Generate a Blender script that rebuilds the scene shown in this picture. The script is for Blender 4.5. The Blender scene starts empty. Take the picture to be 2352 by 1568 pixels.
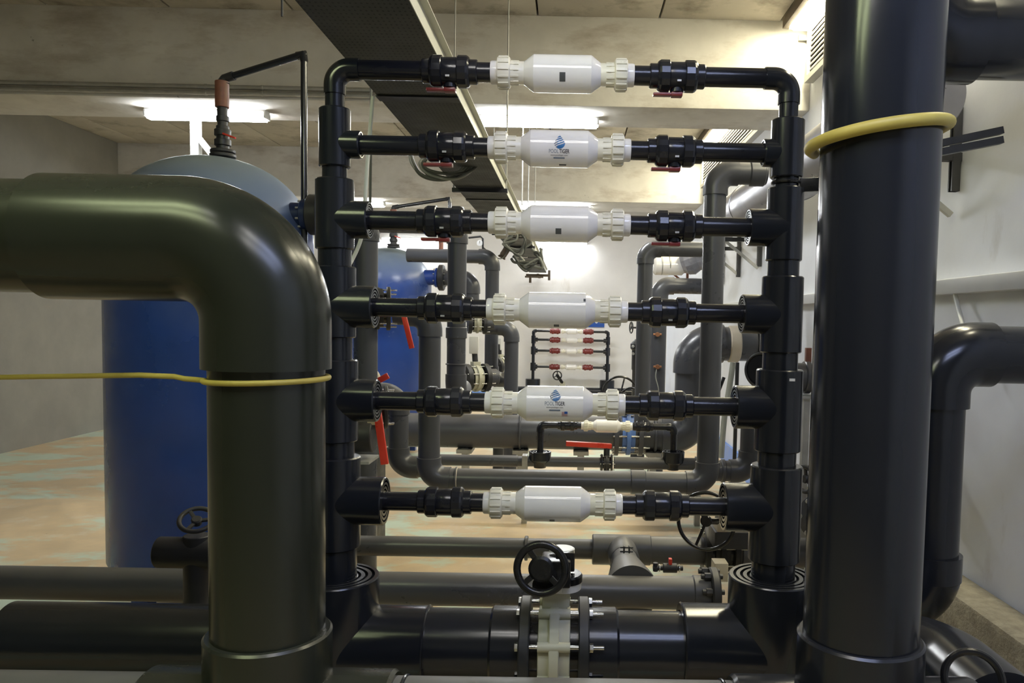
import bpy, bmesh, math, random
from mathutils import Vector, Matrix
random.seed(7)
C = bpy.context.scene.collection
PI = math.pi
# ------------------------------------------------------------------ camera, light level
F, PPX, PPY, VPX, VPY, ROLL, H = 1790.0, 1323.0, 840.0, 1310.0, 735.0, 0.018, 1.9
EY = Vector(((VPX-PPX)/F, -(VPY-PPY)/F, -1)).normalized()       # room's depth axis in camera space
_u = Vector((ROLL, 1, 0)); EZ = (_u - EY*_u.dot(EY)).normalized(); EX = EY.cross(EZ)
ROT = Matrix((EX, EY, EZ))
cam = bpy.data.cameras.new('camera'); camo = bpy.data.objects.new('camera', cam); C.objects.link(camo)
cam.sensor_width = 36.0; cam.lens = F*36.0/2352; cam.clip_start = 0.05
cam.shift_x = (1176-PPX)/2352; cam.shift_y = (PPY-784)/2352
camo.matrix_world = Matrix.Translation((0, 0, H)) @ ROT.to_4x4()
sc = bpy.context.scene; sc.camera = camo
vs = sc.view_settings; vs.view_transform = 'Standard'; vs.look = 'None'; vs.gamma = 1.0; vs.use_curve_mapping = False
vs.exposure = 0.0
LAMP, WARM, NEAR = 118.0, 64.0, 29.0                               # radiance of the fluorescent diffusers
w = bpy.data.worlds.new('world'); sc.world = w; w.use_nodes = True
w.node_tree.nodes['Background'].inputs[0].default_value = (0.6, 0.7, 0.8, 1); w.node_tree.nodes['Background'].inputs[1].default_value = 0.02

def P(px, py, d):
    """point of the room at depth d that lies on the ray through photo pixel (px, py)"""
    r = ROT @ Vector(((px-PPX)/F, -(py-PPY)/F, -1)); t = d/r.y
    return Vector((r.x*t, d, H+r.z*t))
def S(n, d): return n*d/F                                        # n pixels at depth d, in metres
def PXW(px, py, x):
    r = ROT @ Vector(((px-PPX)/F, -(py-PPY)/F, -1)); t = x/r.x
    return Vector((x, r.y*t, H+r.z*t))
X, Y, Z = Vector((1,0,0)), Vector((0,1,0)), Vector((0,0,1))

# ------------------------------------------------------------------ materials
MAT = {}
def mat(name, col, rough=0.4, metal=0.0, var=0.12, scale=6.0, bump=0.0, dust=0.0, dustcol=(0.27, 0.25, 0.225), rvar=0.12, spec=0.5, stain=None, coat=0.0, dr=(0.75, 1.35)):
    m = bpy.data.materials.new(name); m.use_nodes = True; nt = m.node_tree; N = nt.nodes; L = nt.links
    b = N['Principled BSDF']; b.inputs['Metallic'].default_value = metal; b.inputs['Specular IOR Level'].default_value = spec
    b.inputs['Coat Weight'].default_value = coat
    tc = N.new('ShaderNodeTexCoord'); geo = N.new('ShaderNodeNewGeometry')
    no = N.new('ShaderNodeTexNoise'); no.inputs['Scale'].default_value = scale; no.inputs['Detail'].default_value = 6; no.inputs['Roughness'].default_value = 0.6
    L.new(geo.outputs['Position'], no.inputs['Vector'])
    r = N.new('ShaderNodeMapRange'); r.inputs[1].default_value = 0.3; r.inputs[2].default_value = 0.7; r.inputs[3].default_value = 1-var; r.inputs[4].default_value = 1+var
    L.new(no.outputs['Fac'], r.inputs[0])
    mx = N.new('ShaderNodeMix'); mx.data_type = 'RGBA'; mx.blend_type = 'MULTIPLY'; mx.inputs[0].default_value = 1
    mx.inputs[6].default_value = (*col, 1); L.new(r.outputs[0], mx.inputs[7]); out = mx.outputs[2]
    if stain:
        for (scol, ssc, lo, hi, strx) in stain:
            n2 = N.new('ShaderNodeTexNoise'); n2.inputs['Scale'].default_value = ssc; n2.inputs['Detail'].default_value = 7; n2.inputs['Roughness'].default_value = 0.65
            mp = N.new('ShaderNodeMapping'); mp.inputs['Scale'].default_value = strx; L.new(geo.outputs['Position'], mp.inputs[0]); L.new(mp.outputs[0], n2.inputs['Vector'])
            mr = N.new('ShaderNodeMapRange'); mr.inputs[1].default_value = lo; mr.inputs[2].default_value = hi; L.new(n2.outputs['Fac'], mr.inputs[0])
            m2 = N.new('ShaderNodeMix'); m2.data_type = 'RGBA'; L.new(mr.outputs[0], m2.inputs[0]); L.new(out, m2.inputs[6]); m2.inputs[7].default_value = (*scol, 1); out = m2.outputs[2]
    rr = N.new('ShaderNodeMapRange'); rr.inputs[1].default_value = 0.3; rr.inputs[2].default_value = 0.7; rr.inputs[3].default_value = max(0.03, rough-rvar); rr.inputs[4].default_value = min(1, rough+rvar)
    L.new(no.outputs['Fac'], rr.inputs[0]); rout = rr.outputs[0]
    if dust > 0:      # dust that has settled on upward faces
        sx = N.new('ShaderNodeSeparateXYZ'); L.new(geo.outputs['Normal'], sx.inputs[0])
        n3 = N.new('ShaderNodeTexNoise'); n3.inputs['Scale'].default_value = 2.5; n3.inputs['Detail'].default_value = 8; L.new(geo.outputs['Position'], n3.inputs['Vector'])
        ad = N.new('ShaderNodeMath'); ad.operation = 'MULTIPLY_ADD'; L.new(n3.outputs['Fac'], ad.inputs[0]); ad.inputs[1].default_value = 0.5; L.new(sx.outputs[2], ad.inputs[2])
        md = N.new('ShaderNodeMapRange'); md.inputs[1].default_value = dr[0]; md.inputs[2].default_value = dr[1]; md.inputs[3].default_value = 0; md.inputs[4].default_value = dust; L.new(ad.outputs[0], md.inputs[0])
        m3 = N.new('ShaderNodeMix'); m3.data_type = 'RGBA'; L.new(md.outputs[0], m3.inputs[0]); L.new(out, m3.inputs[6]); m3.inputs[7].default_value = (*dustcol, 1); out = m3.outputs[2]
        ar = N.new('ShaderNodeMath'); ar.operation = 'MULTIPLY_ADD'; L.new(md.outputs[0], ar.inputs[0]); ar.inputs[1].default_value = 0.35; L.new(rout, ar.inputs[2]); ar.use_clamp = True; rout = ar.outputs[0]
    L.new(out, b.inputs['Base Color']); L.new(rout, b.inputs['Roughness'])
    if bump > 0:
        nb = N.new('ShaderNodeTexNoise'); nb.inputs['Scale'].default_value = scale*5; nb.inputs['Detail'].default_value = 5; L.new(geo.outputs['Position'], nb.inputs['Vector'])
        bp = N.new('ShaderNodeBump'); bp.inputs['Strength'].default_value = bump; bp.inputs['Distance'].default_value = 0.01; L.new(nb.outputs['Fac'], bp.inputs['Height']); L.new(bp.outputs[0], b.inputs['Normal'])
    MAT[name] = m; return m
def emit(name, col, st):
    m = bpy.data.materials.new(name); m.use_nodes = True; nt = m.node_tree; nt.nodes.remove(nt.nodes['Principled BSDF'])
    e = nt.nodes.new('ShaderNodeEmission'); e.inputs[0].default_value = (*col, 1); e.inputs[1].default_value = st
    nt.links.new(e.outputs[0], nt.nodes['Material Output'].inputs[0]); MAT[name] = m; return m
mat('pvc', (0.0125, 0.0145, 0.020), 0.20, var=0.06, scale=2, dust=0.07, rvar=0.03)
mat('pvc_dusty', (0.062, 0.065, 0.076), 0.30, var=0.07, scale=2, dust=0.45, rvar=0.05)
mat('pvc_black', (0.012, 0.013, 0.018), 0.20, var=0.1, scale=5, dust=0.08, rvar=0.05)
mat('pvc_white', (0.80, 0.78, 0.75), 0.07, var=0.03, scale=8, rvar=0.03)
mat('pvc_cream', (0.76, 0.73, 0.62), 0.33, var=0.04, scale=8)
mat('pvc_red', (0.17, 0.022, 0.020), 0.35)
mat('concrete', (0.60, 0.58, 0.53), 0.85, var=0.10, scale=2.5, bump=0.25, rvar=0.05, stain=[((0.34, 0.29, 0.23), 1.2, 0.50, 0.75, (1, 1, 3)), ((0.10, 0.09, 0.07), 9.0, 0.70, 0.78, (1, 1, 1))])
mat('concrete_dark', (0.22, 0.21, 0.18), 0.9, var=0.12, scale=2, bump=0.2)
mat('ceilpanel', (0.50, 0.46, 0.38), 0.9, var=0.1, scale=2, bump=0.15, rvar=0.04, stain=[((0.22, 0.19, 0.14), 2.2, 0.5, 0.72, (1, 1, 1))])
mat('joint', (0.05, 0.045, 0.04), 0.9)
mat('wallpaint', (0.80, 0.78, 0.75), 0.75, var=0.04, scale=2, bump=0.15, rvar=0.05, stain=[((0.55, 0.50, 0.42), 1.6, 0.60, 0.80, (1, 1, 0.35)), ((0.35, 0.30, 0.25), 7.0, 0.74, 0.80, (1, 1, 1))])
mat('wallpaint_cool', (0.74, 0.77, 0.84), 0.7, var=0.04, scale=2, bump=0.15, rvar=0.05, stain=[((0.48, 0.47, 0.46), 1.8, 0.60, 0.82, (1, 1, 0.5)), ((0.25, 0.22, 0.2), 9.0, 0.73, 0.79, (1, 1, 1))])
mat('floor', (0.56, 0.43, 0.26), 0.5, var=0.14, scale=3.5, bump=0.1, rvar=0.12, stain=[((0.50, 0.58, 0.46), 0.9, 0.50, 0.58, (1, 1.6, 1)), ((0.60, 0.52, 0.38), 2.2, 0.56, 0.68, (1, 1, 1)), ((0.16, 0.12, 0.08), 8.0, 0.68, 0.76, (1, 1, 1))])
mat('rubble', (0.30, 0.27, 0.20), 0.95, var=0.3, scale=14, bump=0.9)
mat('skirtblue', (0.16, 0.30, 0.72), 0.5, var=0.1, scale=4)
mat('tankblue', (0.022, 0.065, 0.30), 0.25, var=0.1, scale=2, dust=0.75, dustcol=(0.31, 0.37, 0.34), rvar=0.05, dr=(0.18, 1.22))
mat('blue', (0.012, 0.045, 0.24), 0.35, var=0.1)
mat('valveblue', (0.10, 0.20, 0.50), 0.4, var=0.12, dust=0.3)
mat('black', (0.010, 0.010, 0.011), 0.22, var=0.1)
mat('blackiron', (0.022, 0.023, 0.026), 0.5, var=0.3, scale=10, dust=0.25)
mat('steel', (0.62, 0.62, 0.60), 0.25, metal=1, var=0.12, scale=20)
mat('galv', (0.42, 0.42, 0.40), 0.5, metal=0.7, var=0.15, scale=12)
mat('tray', (0.050, 0.054, 0.048), 0.6, metal=0.2, var=0.15, scale=6)
mat('traylip', (0.62, 0.62, 0.52), 0.5, metal=0.1, var=0.08)
mat('clad', (0.20, 0.20, 0.225), 0.36, metal=0.5, var=0.12, scale=3)
mat('valvecream', (0.50, 0.49, 0.38), 0.45, var=0.07, scale=6)
mat('red', (0.62, 0.045, 0.025), 0.35, var=0.08)
mat('redbrown', (0.20, 0.075, 0.045), 0.5, var=0.2, scale=15)
mat('rustdark', (0.10, 0.075, 0.05), 0.7, var=0.2, scale=12)
mat('navy', (0.010, 0.024, 0.085), 0.35, var=0.1)
mat('pvc_greenlit', (0.021, 0.024, 0.017), 0.25, var=0.05, scale=2, dust=0.08, rvar=0.025)  # plain grey pipe; olive cast of yellow-green light put into its colour
mat('brass', (0.28, 0.13, 0.07), 0.4, metal=0.5, var=0.15)
mat('yellowhose', (0.52, 0.42, 0.09), 0.5, var=0.10, scale=10)
mat('whitehose', (0.66, 0.68, 0.66), 0.35, var=0.05)
mat('cable', (0.10, 0.105, 0.09), 0.5, var=0.2, scale=9)
mat('cable_light', (0.30, 0.31, 0.27), 0.5, var=0.1)
mat('lampbody', (0.70, 0.70, 0.68), 0.4, var=0.03)
mat('louvre', (0.40, 0.39, 0.37), 0.6, var=0.1)
mat('trunking', (0.55, 0.56, 0.57), 0.5, var=0.04)
mat('beige', (0.45, 0.40, 0.30), 0.5, var=0.08)
mat('tape', (0.56, 0.50, 0.40), 0.6, var=0.08)
mat('greytape', (0.25, 0.25, 0.28), 0.5, var=0.2, scale=18)
mat('label_dark', (0.07, 0.075, 0.075), 0.5, var=0.05)
mat('label_white', (0.8, 0.8, 0.8), 0.5, var=0.02)
mat('print_black', (0.03, 0.03, 0.035), 0.5, var=0.02)
mat('print_blue', (0.02, 0.13, 0.33), 0.4, var=0.25, scale=30)
mat('print_grey', (0.16, 0.20, 0.26), 0.5, var=0.05)
mat('print_red', (0.40, 0.10, 0.12), 0.5, var=0.05)
mat('signblue', (0.02, 0.09, 0.40), 0.4, var=0.03)
emit('tube', (0.95, 0.98, 1.0), LAMP); emit('tube_warm', (1.0, 0.92, 0.66), WARM); emit('tube_unseen_green', (0.88, 1.0, 0.55), NEAR); emit('tube_unseen_mid', (1.0, 0.97, 0.92), NEAR); emit('tube_unseen_blue', (0.55, 0.64, 1.0), NEAR)
def perf_tray(m):     # fine perforation of the sheet, far below ten pixels a hole
    nt = m.node_tree; N = nt.nodes; L = nt.links; b = N['Principled BSDF']
    g = N.new('ShaderNodeNewGeometry'); s = N.new('ShaderNodeVectorMath'); s.operation = 'MULTIPLY'; s.inputs[1].default_value = (55, 34, 0); L.new(g.outputs['Position'], s.inputs[0])
    f = N.new('ShaderNodeVectorMath'); f.operation = 'FRACTION'; L.new(s.outputs[0], f.inputs[0])
    d = N.new('ShaderNodeVectorMath'); d.operation = 'DISTANCE'; d.inputs[1].default_value = (0.5, 0.5, 0); L.new(f.outputs[0], d.inputs[0])
    r = N.new('ShaderNodeMapRange'); r.inputs[1].default_value = 0.14; r.inputs[2].default_value = 0.24; L.new(d.outputs['Value'], r.inputs[0])
    src = b.inputs['Base Color'].links[0].from_socket; mx = N.new('ShaderNodeMix'); mx.data_type = 'RGBA'; L.new(r.outputs[0], mx.inputs[0]); mx.inputs[6].default_value = (0.008, 0.009, 0.008, 1); L.new(src, mx.inputs[7]); L.new(mx.outputs[2], b.inputs['Base Color'])
perf_tray(MAT['tray'])

# ------------------------------------------------------------------ mesh helpers
def frame(o, d, up=None):
    z = Vector(d).normalized(); u = Vector(up) if up else (Z if abs(z.z) < 0.95 else X)
    x = u.cross(z).normalized(); y = z.cross(x)
    M = Matrix.Identity(4)
    for i in range(3): M[i][0], M[i][1], M[i][2], M[i][3] = x[i], y[i], z[i], o[i]
    return M
def lathe(bm, M, prof, seg=40):
    """prof: (distance along axis, radius) pairs turned about local Z of M"""
    rings = []
    for t, r in prof:
        if r < 1e-6: rings.append([bm.verts.new(M @ Vector((0, 0, t)))])
        else: rings.append([bm.verts.new(M @ Vector((r*math.cos(2*PI*k/seg), r*math.sin(2*PI*k/seg), t))) for k in range(seg)])
    for a, b in zip(rings, rings[1:]):
        for k in range(seg):
            k2 = (k+1) % seg
            if len(a) == 1 and len(b) > 1: bm.faces.new((a[0], b[k2], b[k]))
            elif len(b) == 1 and len(a) > 1: bm.faces.new((a[k], a[k2], b[0]))
            elif len(a) > 1: bm.faces.new((a[k], a[k2], b[k2], b[k]))
def cyl(bm, p0, p1, r, ch=None, seg=40, r1=None):
    p0, p1 = Vector(p0), Vector(p1); L = (p1-p0).length; r1 = r if r1 is None else r1
    c = min(r*0.06, L*0.2) if ch is None else ch
    lathe(bm, frame(p0, p1-p0), [(0, 0), (0, r-c), (c, r), (L-c, r1), (L, r1-c), (L, 0)], seg)
def sweep(bm, pts, r, seg=16, closed=False, cap=True):
    pts = [Vector(p) for p in pts]; n = len(pts); rings = []; u = None
    for i, p in enumerate(pts):
        a = pts[i-1] if (i or closed) else pts[0]; b = pts[(i+1) % n] if (i < n-1 or closed) else pts[-1]
        t = (b-a).normalized()
        if u is None: u = t.orthogonal().normalized()
        u = (u - t*u.dot(t)).normalized(); v = t.cross(u); rr = r[i] if isinstance(r, (list, tuple)) else r
        rings.append([bm.verts.new(p + (u*math.cos(2*PI*k/seg)+v*math.sin(2*PI*k/seg))*rr) for k in range(seg)])
    pairs = list(zip(rings, rings[1:])) + ([(rings[-1], rings[0])] if closed and False else [])
    for a, b in pairs:
        for k in range(seg): bm.faces.new((a[k], a[(k+1) % seg], b[(k+1) % seg], b[k]))
    if cap and not closed: bm.faces.new(rings[0][::-1]); bm.faces.new(rings[-1])
def torus(bm, M, R, r, seg=56, ms=14):
    rings = [[bm.verts.new(M @ Vector(((R+r*math.cos(2*PI*j/ms))*math.cos(2*PI*i/seg), (R+r*math.cos(2*PI*j/ms))*math.sin(2*PI*i/seg), r*math.sin(2*PI*j/ms)))) for j in range(ms)] for i in range(seg)]
    for i in range(seg):
        a, b = rings[i], rings[(i+1) % seg]
        for j in range(ms): bm.faces.new((a[j], b[j], b[(j+1) % ms], a[(j+1) % ms]))
def box(bm, c, s, M=None, bev=0.0):
    M = M or Matrix.Identity(4); c = Vector(c); hx, hy, hz = s[0]/2, s[1]/2, s[2]/2
    vs_ = [bm.verts.new(M @ (c+Vector((x*hx, y*hy, z*hz)))) for x in (-1, 1) for y in (-1, 1) for z in (-1, 1)]
    fs = [bm.faces.new([vs_[i] for i in f]) for f in ((0, 1, 3, 2), (4, 6, 7, 5), (0, 4, 5, 1), (2, 3, 7, 6), (0, 2, 6, 4), (1, 5, 7, 3))]
    if bev > 0:
        es = list({e for f in fs for e in f.edges}); bmesh.ops.bevel(bm, geom=es, offset=bev, segments=2, affect='EDGES', profile=0.6)
def bar(bm, p0, p1, wx, wy, up=None, bev=0.0):
    p0, p1 = Vector(p0), Vector(p1); L = (p1-p0).length
    box(bm, (0, 0, L/2), (wx, wy, L), frame(p0, p1-p0, up), bev)
def arc(p, din, dout, Rc, n=14):
    """points of the bend at corner p, and its tangent length"""
    din, dout = din.normalized(), dout.normalized(); th = din.angle(dout); T = Rc*math.tan(th/2)
    a = p-din*T; nrm = (dout-din*dout.dot(din)).normalized(); c = a+nrm*Rc
    return [c - nrm*Rc*math.cos(th*i/n) + din*Rc*math.sin(th*i/n) for i in range(n+1)], T
def smooth_pts(pts, n=8):
    pts = [Vector(p) for p in pts]; out = []
    for i in range(len(pts)-1):
        p0, p1, p2, p3 = pts[max(i-1, 0)], pts[i], pts[i+1], pts[min(i+2, len(pts)-1)]
        for k in range(n):
            t = k/n; out.append(0.5*((2*p1)+(p2-p0)*t+(2*p0-5*p1+4*p2-p3)*t*t+(3*p1-p0-3*p2+p3)*t**3))
    return out+[pts[-1]]
def NB(): return bmesh.new()
W = {}
def finish(bm, m, name, ang=32):
    bmesh.ops.recalc_face_normals(bm, faces=bm.faces); me = bpy.data.meshes.new(name); bm.to_mesh(me); bm.free()
    me.polygons.foreach_set('use_smooth', [True]*len(me.polygons)); me.set_sharp_from_angle(angle=math.radians(ang)); me.materials.append(MAT[m]); return me
def thing(name, label, cat, loc, group=None, M=None):
    o = bpy.data.objects.new(name, None); C.objects.link(o); o.empty_display_size = 0.1
    M = M or Matrix.Translation(loc); o.matrix_basis = M; W[o] = M.copy(); o['label'] = label; o['category'] = cat
    if group: o['group'] = group
    return o
def place(name, me, parent, M, label=None):
    o = bpy.data.objects.new(name, me); C.objects.link(o); o.parent = parent; o.matrix_basis = W[parent].inverted() @ M; W[o] = M.copy()
    if label: o['label'] = label
    return o
def part(name, bm, m, parent, label=None, ang=32):
    """bm holds world coordinates"""
    Mw = W[parent]; bm.transform(Mw.inverted()); return place(name, finish(bm, m, name, ang), parent, Mw, label)
def solo(name, label, cat, bm, m, group=None, ang=32):
    zs = [v.co for v in bm.verts]; lo = Vector((sum(v.x for v in zs)/len(zs), sum(v.y for v in zs)/len(zs), min(v.z for v in zs)))
    bm.transform(Matrix.Translation(-lo)); o = bpy.data.objects.new(name, finish(bm, m, name, ang)); C.objects.link(o); o.location = lo; W[o] = Matrix.Translation(lo)
    o['label'] = label; o['category'] = cat
    if group: o['group'] = group
    return o
def struct(name, bm, m, label=None, ang=32):
    o = bpy.data.objects.new(name, finish(bm, m, name, ang)); C.objects.link(o); o['kind'] = 'structure'; W[o] = Matrix.Identity(4)
    if label: o['label'] = label
    return o

# ------------------------------------------------------------------ the room
XL, XR, YF, YB = -7.5, 2.17, -2.6, 17.5
ZC = P(1310, 38, 7.3).z; ZB = P(1310, 243, 7.3).z
def quad_slab(c0, c1, m, name, label=None):
    bm = NB(); c0, c1 = Vector(c0), Vector(c1); box(bm, (c0+c1)/2, c1-c0); return struct(name, bm, m, label)
quad_slab((XL-.2, YF-.2, -.2), (XR+.2, YB+.2, 0), 'floor', 'floor', 'worn tan concrete floor with pale green paint patches')
quad_slab((XL-.2, YB, 0), (XR+.2, YB+.2, ZC+.3), 'wallpaint', 'wall_back', 'white painted far wall')
quad_slab((XR, YF-.2, 0), (XR+.2, YB, ZC+.3), 'wallpaint_cool', 'wall_right', 'white painted wall on the right')
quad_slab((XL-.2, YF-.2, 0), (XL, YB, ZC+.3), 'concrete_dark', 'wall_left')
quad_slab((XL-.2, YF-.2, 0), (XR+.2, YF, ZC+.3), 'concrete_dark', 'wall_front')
ceil = quad_slab((XL-.2, YF-.2, ZC+.06), (XR+.2, YB+.2, ZC+.3), 'joint', 'ceiling', 'concrete ceiling of wide planks between deep beams')
BEAMS = [(1.5, 2.27), (7.3, 8.07), (13.06, 14.2)]
for i, (a, b) in enumerate(BEAMS):
    bm = NB(); box(bm, ((XL+XR)/2, (a+b)/2, (ZB+ZC+.06)/2), (XR-XL, b-a, ZC+.06-ZB), bev=0.012); part('beam', bm, 'concrete', ceil)
jx = [P(1233, 15, 7.1).x, P(1521, 15, 7.1).x]; st = jx[1]-jx[0]; xs = [jx[0]+st*k for k in range(-7, 3)]; xs = [XL]+[x for x in xs if XL+.2 < x < XR-.1]+[XR]
for ya, yb in ((YF, 1.5), (2.27, 7.3), (8.07, 13.06), (14.2, YB)):
    for xa, xb in zip(xs, xs[1:]):
        bm = NB(); box(bm, ((xa+xb)/2, (ya+yb)/2, ZC+.04), (xb-xa-.018, yb-ya, .08), bev=0.006); part('plank', bm, 'ceilpanel', ceil)
bm = NB(); box(bm, (XR-.015, (1.0+YB)/2, .13), (.03, YB-1.0, .27)); struct('baseboard_right', bm, 'skirtblue', 'blue painted skirting band along the right wall')
bm = NB(); box(bm, (0, YB-.015, .13), (XR-XL, .03, .27)); struct('baseboard_back', bm, 'skirtblue', 'blue painted skirting band along the far wall')
# louvred openings high in the right wall
lz0, lz1 = PXW(1853, 192, XR).z, ZC-.04
for n, (ya, yb) in enumerate(((2.4, 7.22), (8.15, 12.9))):
    bm = NB(); box(bm, (XR-.03, (ya+yb)/2, lz0-.03), (.10, yb-ya, .05)); box(bm, (XR-.03, (ya+yb)/2, lz1+.02), (.08, yb-ya, .04))
    for yy in (ya+.02, yb-.02): box(bm, (XR-.03, yy, (lz0+lz1)/2), (.08, .04, lz1-lz0))
    bk = NB(); box(bk, (XR-.006, (ya+yb)/2, (lz0+lz1)/2), (.01, yb-ya, lz1-lz0)); win = struct('window_%d' % (n+1), bm, 'galv', 'grey louvred ventilation opening high in the right wall')
    part('backing', bk, 'joint', win); k = 11
    for i in range(k):
        zz = lz0+(lz1-lz0)*(i+.5)/k; bm = NB()
        box(bm, (0, 0, 0), (.010, yb-ya-.08, (lz1-lz0)/k*.86), Matrix.Translation((XR-.035, (ya+yb)/2, zz)) @ Matrix.Rotation(math.radians(28), 4, 'Y')); part('slat', bm, 'louvre', win)
bm = NB(); box(bm, (XR-.11, 3.6, .28), (.22, 5.6, .56), bev=.03); box(bm, (XR-.16, 3.2, .1), (.3, 4.0, .2), bev=.05)
solo('concrete_kerb', 'rough crumbling concrete kerb at the foot of the right wall', 'kerb', bm, 'rubble')

# ------------------------------------------------------------------ lamps
def batten(cx, cy, cz, L, label, em='tube', ax=X, group='fluorescent battens', w_=.13, hang=0.0, flip=False):
    t = thing('fluorescent_lamp', label, 'lamp', (cx, cy, cz), group); M = frame((cx, cy, cz), ax, Z)     # local z along lamp, local y up
    bm = NB(); box(bm, (0, .02, 0), (w_*.9, .05, L), M, .008); part('housing', bm, 'lampbody', t)
    bm = NB(); sec = [(-w_/2, 0), (-w_*.46, -.035), (-w_*.32, -.058), (w_*.32, -.058), (w_*.46, -.035), (w_/2, 0)]
    rings = [[bm.verts.new(M @ Vector((x, y, z))) for x, y in sec] for z in (-L/2+.02, L/2-.02)]
    n = len(sec)
    for k in range(n): bm.faces.new((rings[0][k], rings[0][(k+1) % n], rings[1][(k+1) % n], rings[1][k]))
    bm.faces.new(rings[0]); bm.faces.new(rings[1][::-1]); part('diffuser', bm, em, t)
    for s in (-1, 1):
        bm = NB(); box(bm, (0, -.012, s*(L/2-.008)), (w_*1.02, .06, .018), M, .004); part('end_cap', bm, 'lampbody', t)
        if hang > 0:
            bm = NB(); c = Vector((cx, cy, cz))+ax*(s*L*.3); cyl(bm, c, c+Z*hang, .004, seg=8); part('hanger', bm, 'galv', t)
    return t
def lamp_px(x0, x1, y, d, label, hang_to=None, **k):
    a, b = P(x0, y, d), P(x1, y, d); c = (a+b)/2
    return batten(c.x, c.y, c.z, b.x-a.x, label, hang=(hang_to-c.z) if hang_to else 0, **k)
lamp_px(1099, 1375, 277, 7.72, 'lit white batten lamp under the nearer beam behind the upper white cells', ZB)
lamp_px(337, 615, 262, 7.72, 'lit white batten lamp above the nearest blue tank', ZB)
lamp_px(1190, 1358, 474, 13.5, 'lit white batten lamp under the farther beam, partly behind the third cell', ZB)
lamp_px(715, 884, 466, 13.5, 'lit white batten lamp under the farther beam at the left, only its end showing', ZB)
batten(*(P(1287, 558, YB-.07)), 1.2, 'lit white batten lamp fixed to the far wall near the tray end')
batten(*(P(939, 549, YB-.07)), 1.2, 'lit white batten lamp on the far wall above the farther blue tank')
# warm lamps close to the ceiling along the louvres
for (ya, yb, lb) in ((2.7, 7.2, 'warm white strip lamp on the ceiling beside the nearer louvre'), (8.3, 12.8, 'warm white strip lamp on the ceiling beside the farther louvre')):
    batten(2.03, (ya+yb)/2, ZC-.07, yb-ya, lb, em='tube_warm', ax=Y, group='strip lamps beside the louvres', w_=.20)
    bm = NB(); box(bm, (1.895, (ya+yb)/2, ZC-.06), (.05, yb-ya, .09), bev=.004); solo('light_shade', 'dark steel channel running beside the %s ceiling strip lamp' % ('nearer' if ya < 5 else 'farther'), 'channel', bm, 'rustdark')
# unseen lamps inferred from cell highlights; green and blue tints added for the pipes
for yy, row in ((.35, 'rear'), (.95, 'front')):
    for xx, em, side in ((-1.75, 'tube_unseen_green', 'left'), (-.45, 'tube_unseen_mid', 'middle'), (.85, 'tube_unseen_blue', 'right')):
        batten(xx, yy, ZB-.12, 1.22, 'weak unseen %s batten lamp of the %s pair row overhead, beyond the top edge' % (side, row), em=em, hang=.1)

# ------------------------------------------------------------------ treatment rack in front: cells, valves, risers
D = 2.65; K = D/F
ROWY = [170, 342, 514, 713, 927, 1157]
XLV = [1034, 1027, 1021, 1023, 1021, 1022]; XCC = [1292, 1285, 1285, 1280, 1275, 1270]; XRV = [1555, 1550, 1550, 1535, 1529, 1520]
ROWN = ['topmost', 'second', 'third', 'fourth', 'fifth', 'lowest']
RZ = [P(1290, y, D).z for y in ROWY]
def cell_meshes():
    M = frame((0, 0, 0), X); k = K
    bm = NB(); lathe(bm, M, [(a*k, r*k) for a, r in ((-89, 0), (-89, 22), (-86, 25), (-66, 40), (-64, 41), (64, 41), (66, 40), (86, 25), (89, 22), (89, 0))], 72); body = finish(bm, 'pvc_white', 'cell_body', 20)
    necks, nuts, cols = [], [], []
    for s in (-1, 1):
        f = lambda l: [(s*a*k, r*k) for a, r in l]
        bm = NB(); lathe(bm, M, f([(84, 0), (84, 24), (86, 25), (108, 25), (110, 26), (120, 26), (120, 0)]), 48)
        for i in range(12):
            a = 2*PI*i/12; R = Matrix.Rotation(a, 4, 'X'); box(bm, (s*107*k, 0, 25.6*k), (18*k, 3.0*k, 3.4*k), R)
        necks.append(finish(bm, 'pvc_cream', 'neck'))
        bm = NB(); lathe(bm, M, f([(117, 0), (117, 31), (119, 33.5), (121, 34), (143, 34), (145.5, 32.5), (146, 30), (146, 0)]), 48)
        for i in range(14):
            a = 2*PI*(i+.3)/14; R = Matrix.Rotation(a, 4, 'X'); box(bm, (s*131.5*k, 0, 34.2*k), (23*k, 3.0*k, 4.6*k), R)
        nuts.append(finish(bm, 'pvc_cream', 'nut'))
        bm = NB(); lathe(bm, M, f([(144, 0), (144, 25.5), (158, 25.5), (161, 24), (161, 0)]), 48); cols.append(finish(bm, 'pvc_white', 'collar'))
    return body, necks, nuts, cols
CELL = cell_meshes()
def wrap_mesh(quads, m, name, R, ang):
    """quads: flat polygons in (u along the cell, v up the surface); bent onto the cylinder of radius R about X, facing the front"""
    bm = NB(); cache = {}
    def V(u, v):
        key = (round(u, 6), round(v, 6))
        if key not in cache:
            a = v/R+ang; cache[key] = bm.verts.new((u, -math.cos(a)*R, math.sin(a)*R))
        return cache[key]
    for q in quads:
        try: bm.faces.new([V(u, v) for u, v in q])
        except ValueError: pass
    return finish(bm, m, name)
def rect(u0, v0, u1, v1, n=4):
    return [[(u0, v0+(v1-v0)*i/n), (u1, v0+(v1-v0)*i/n), (u1, v0+(v1-v0)*(i+1)/n), (u0, v0+(v1-v0)*(i+1)/n)] for i in range(n)]
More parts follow.
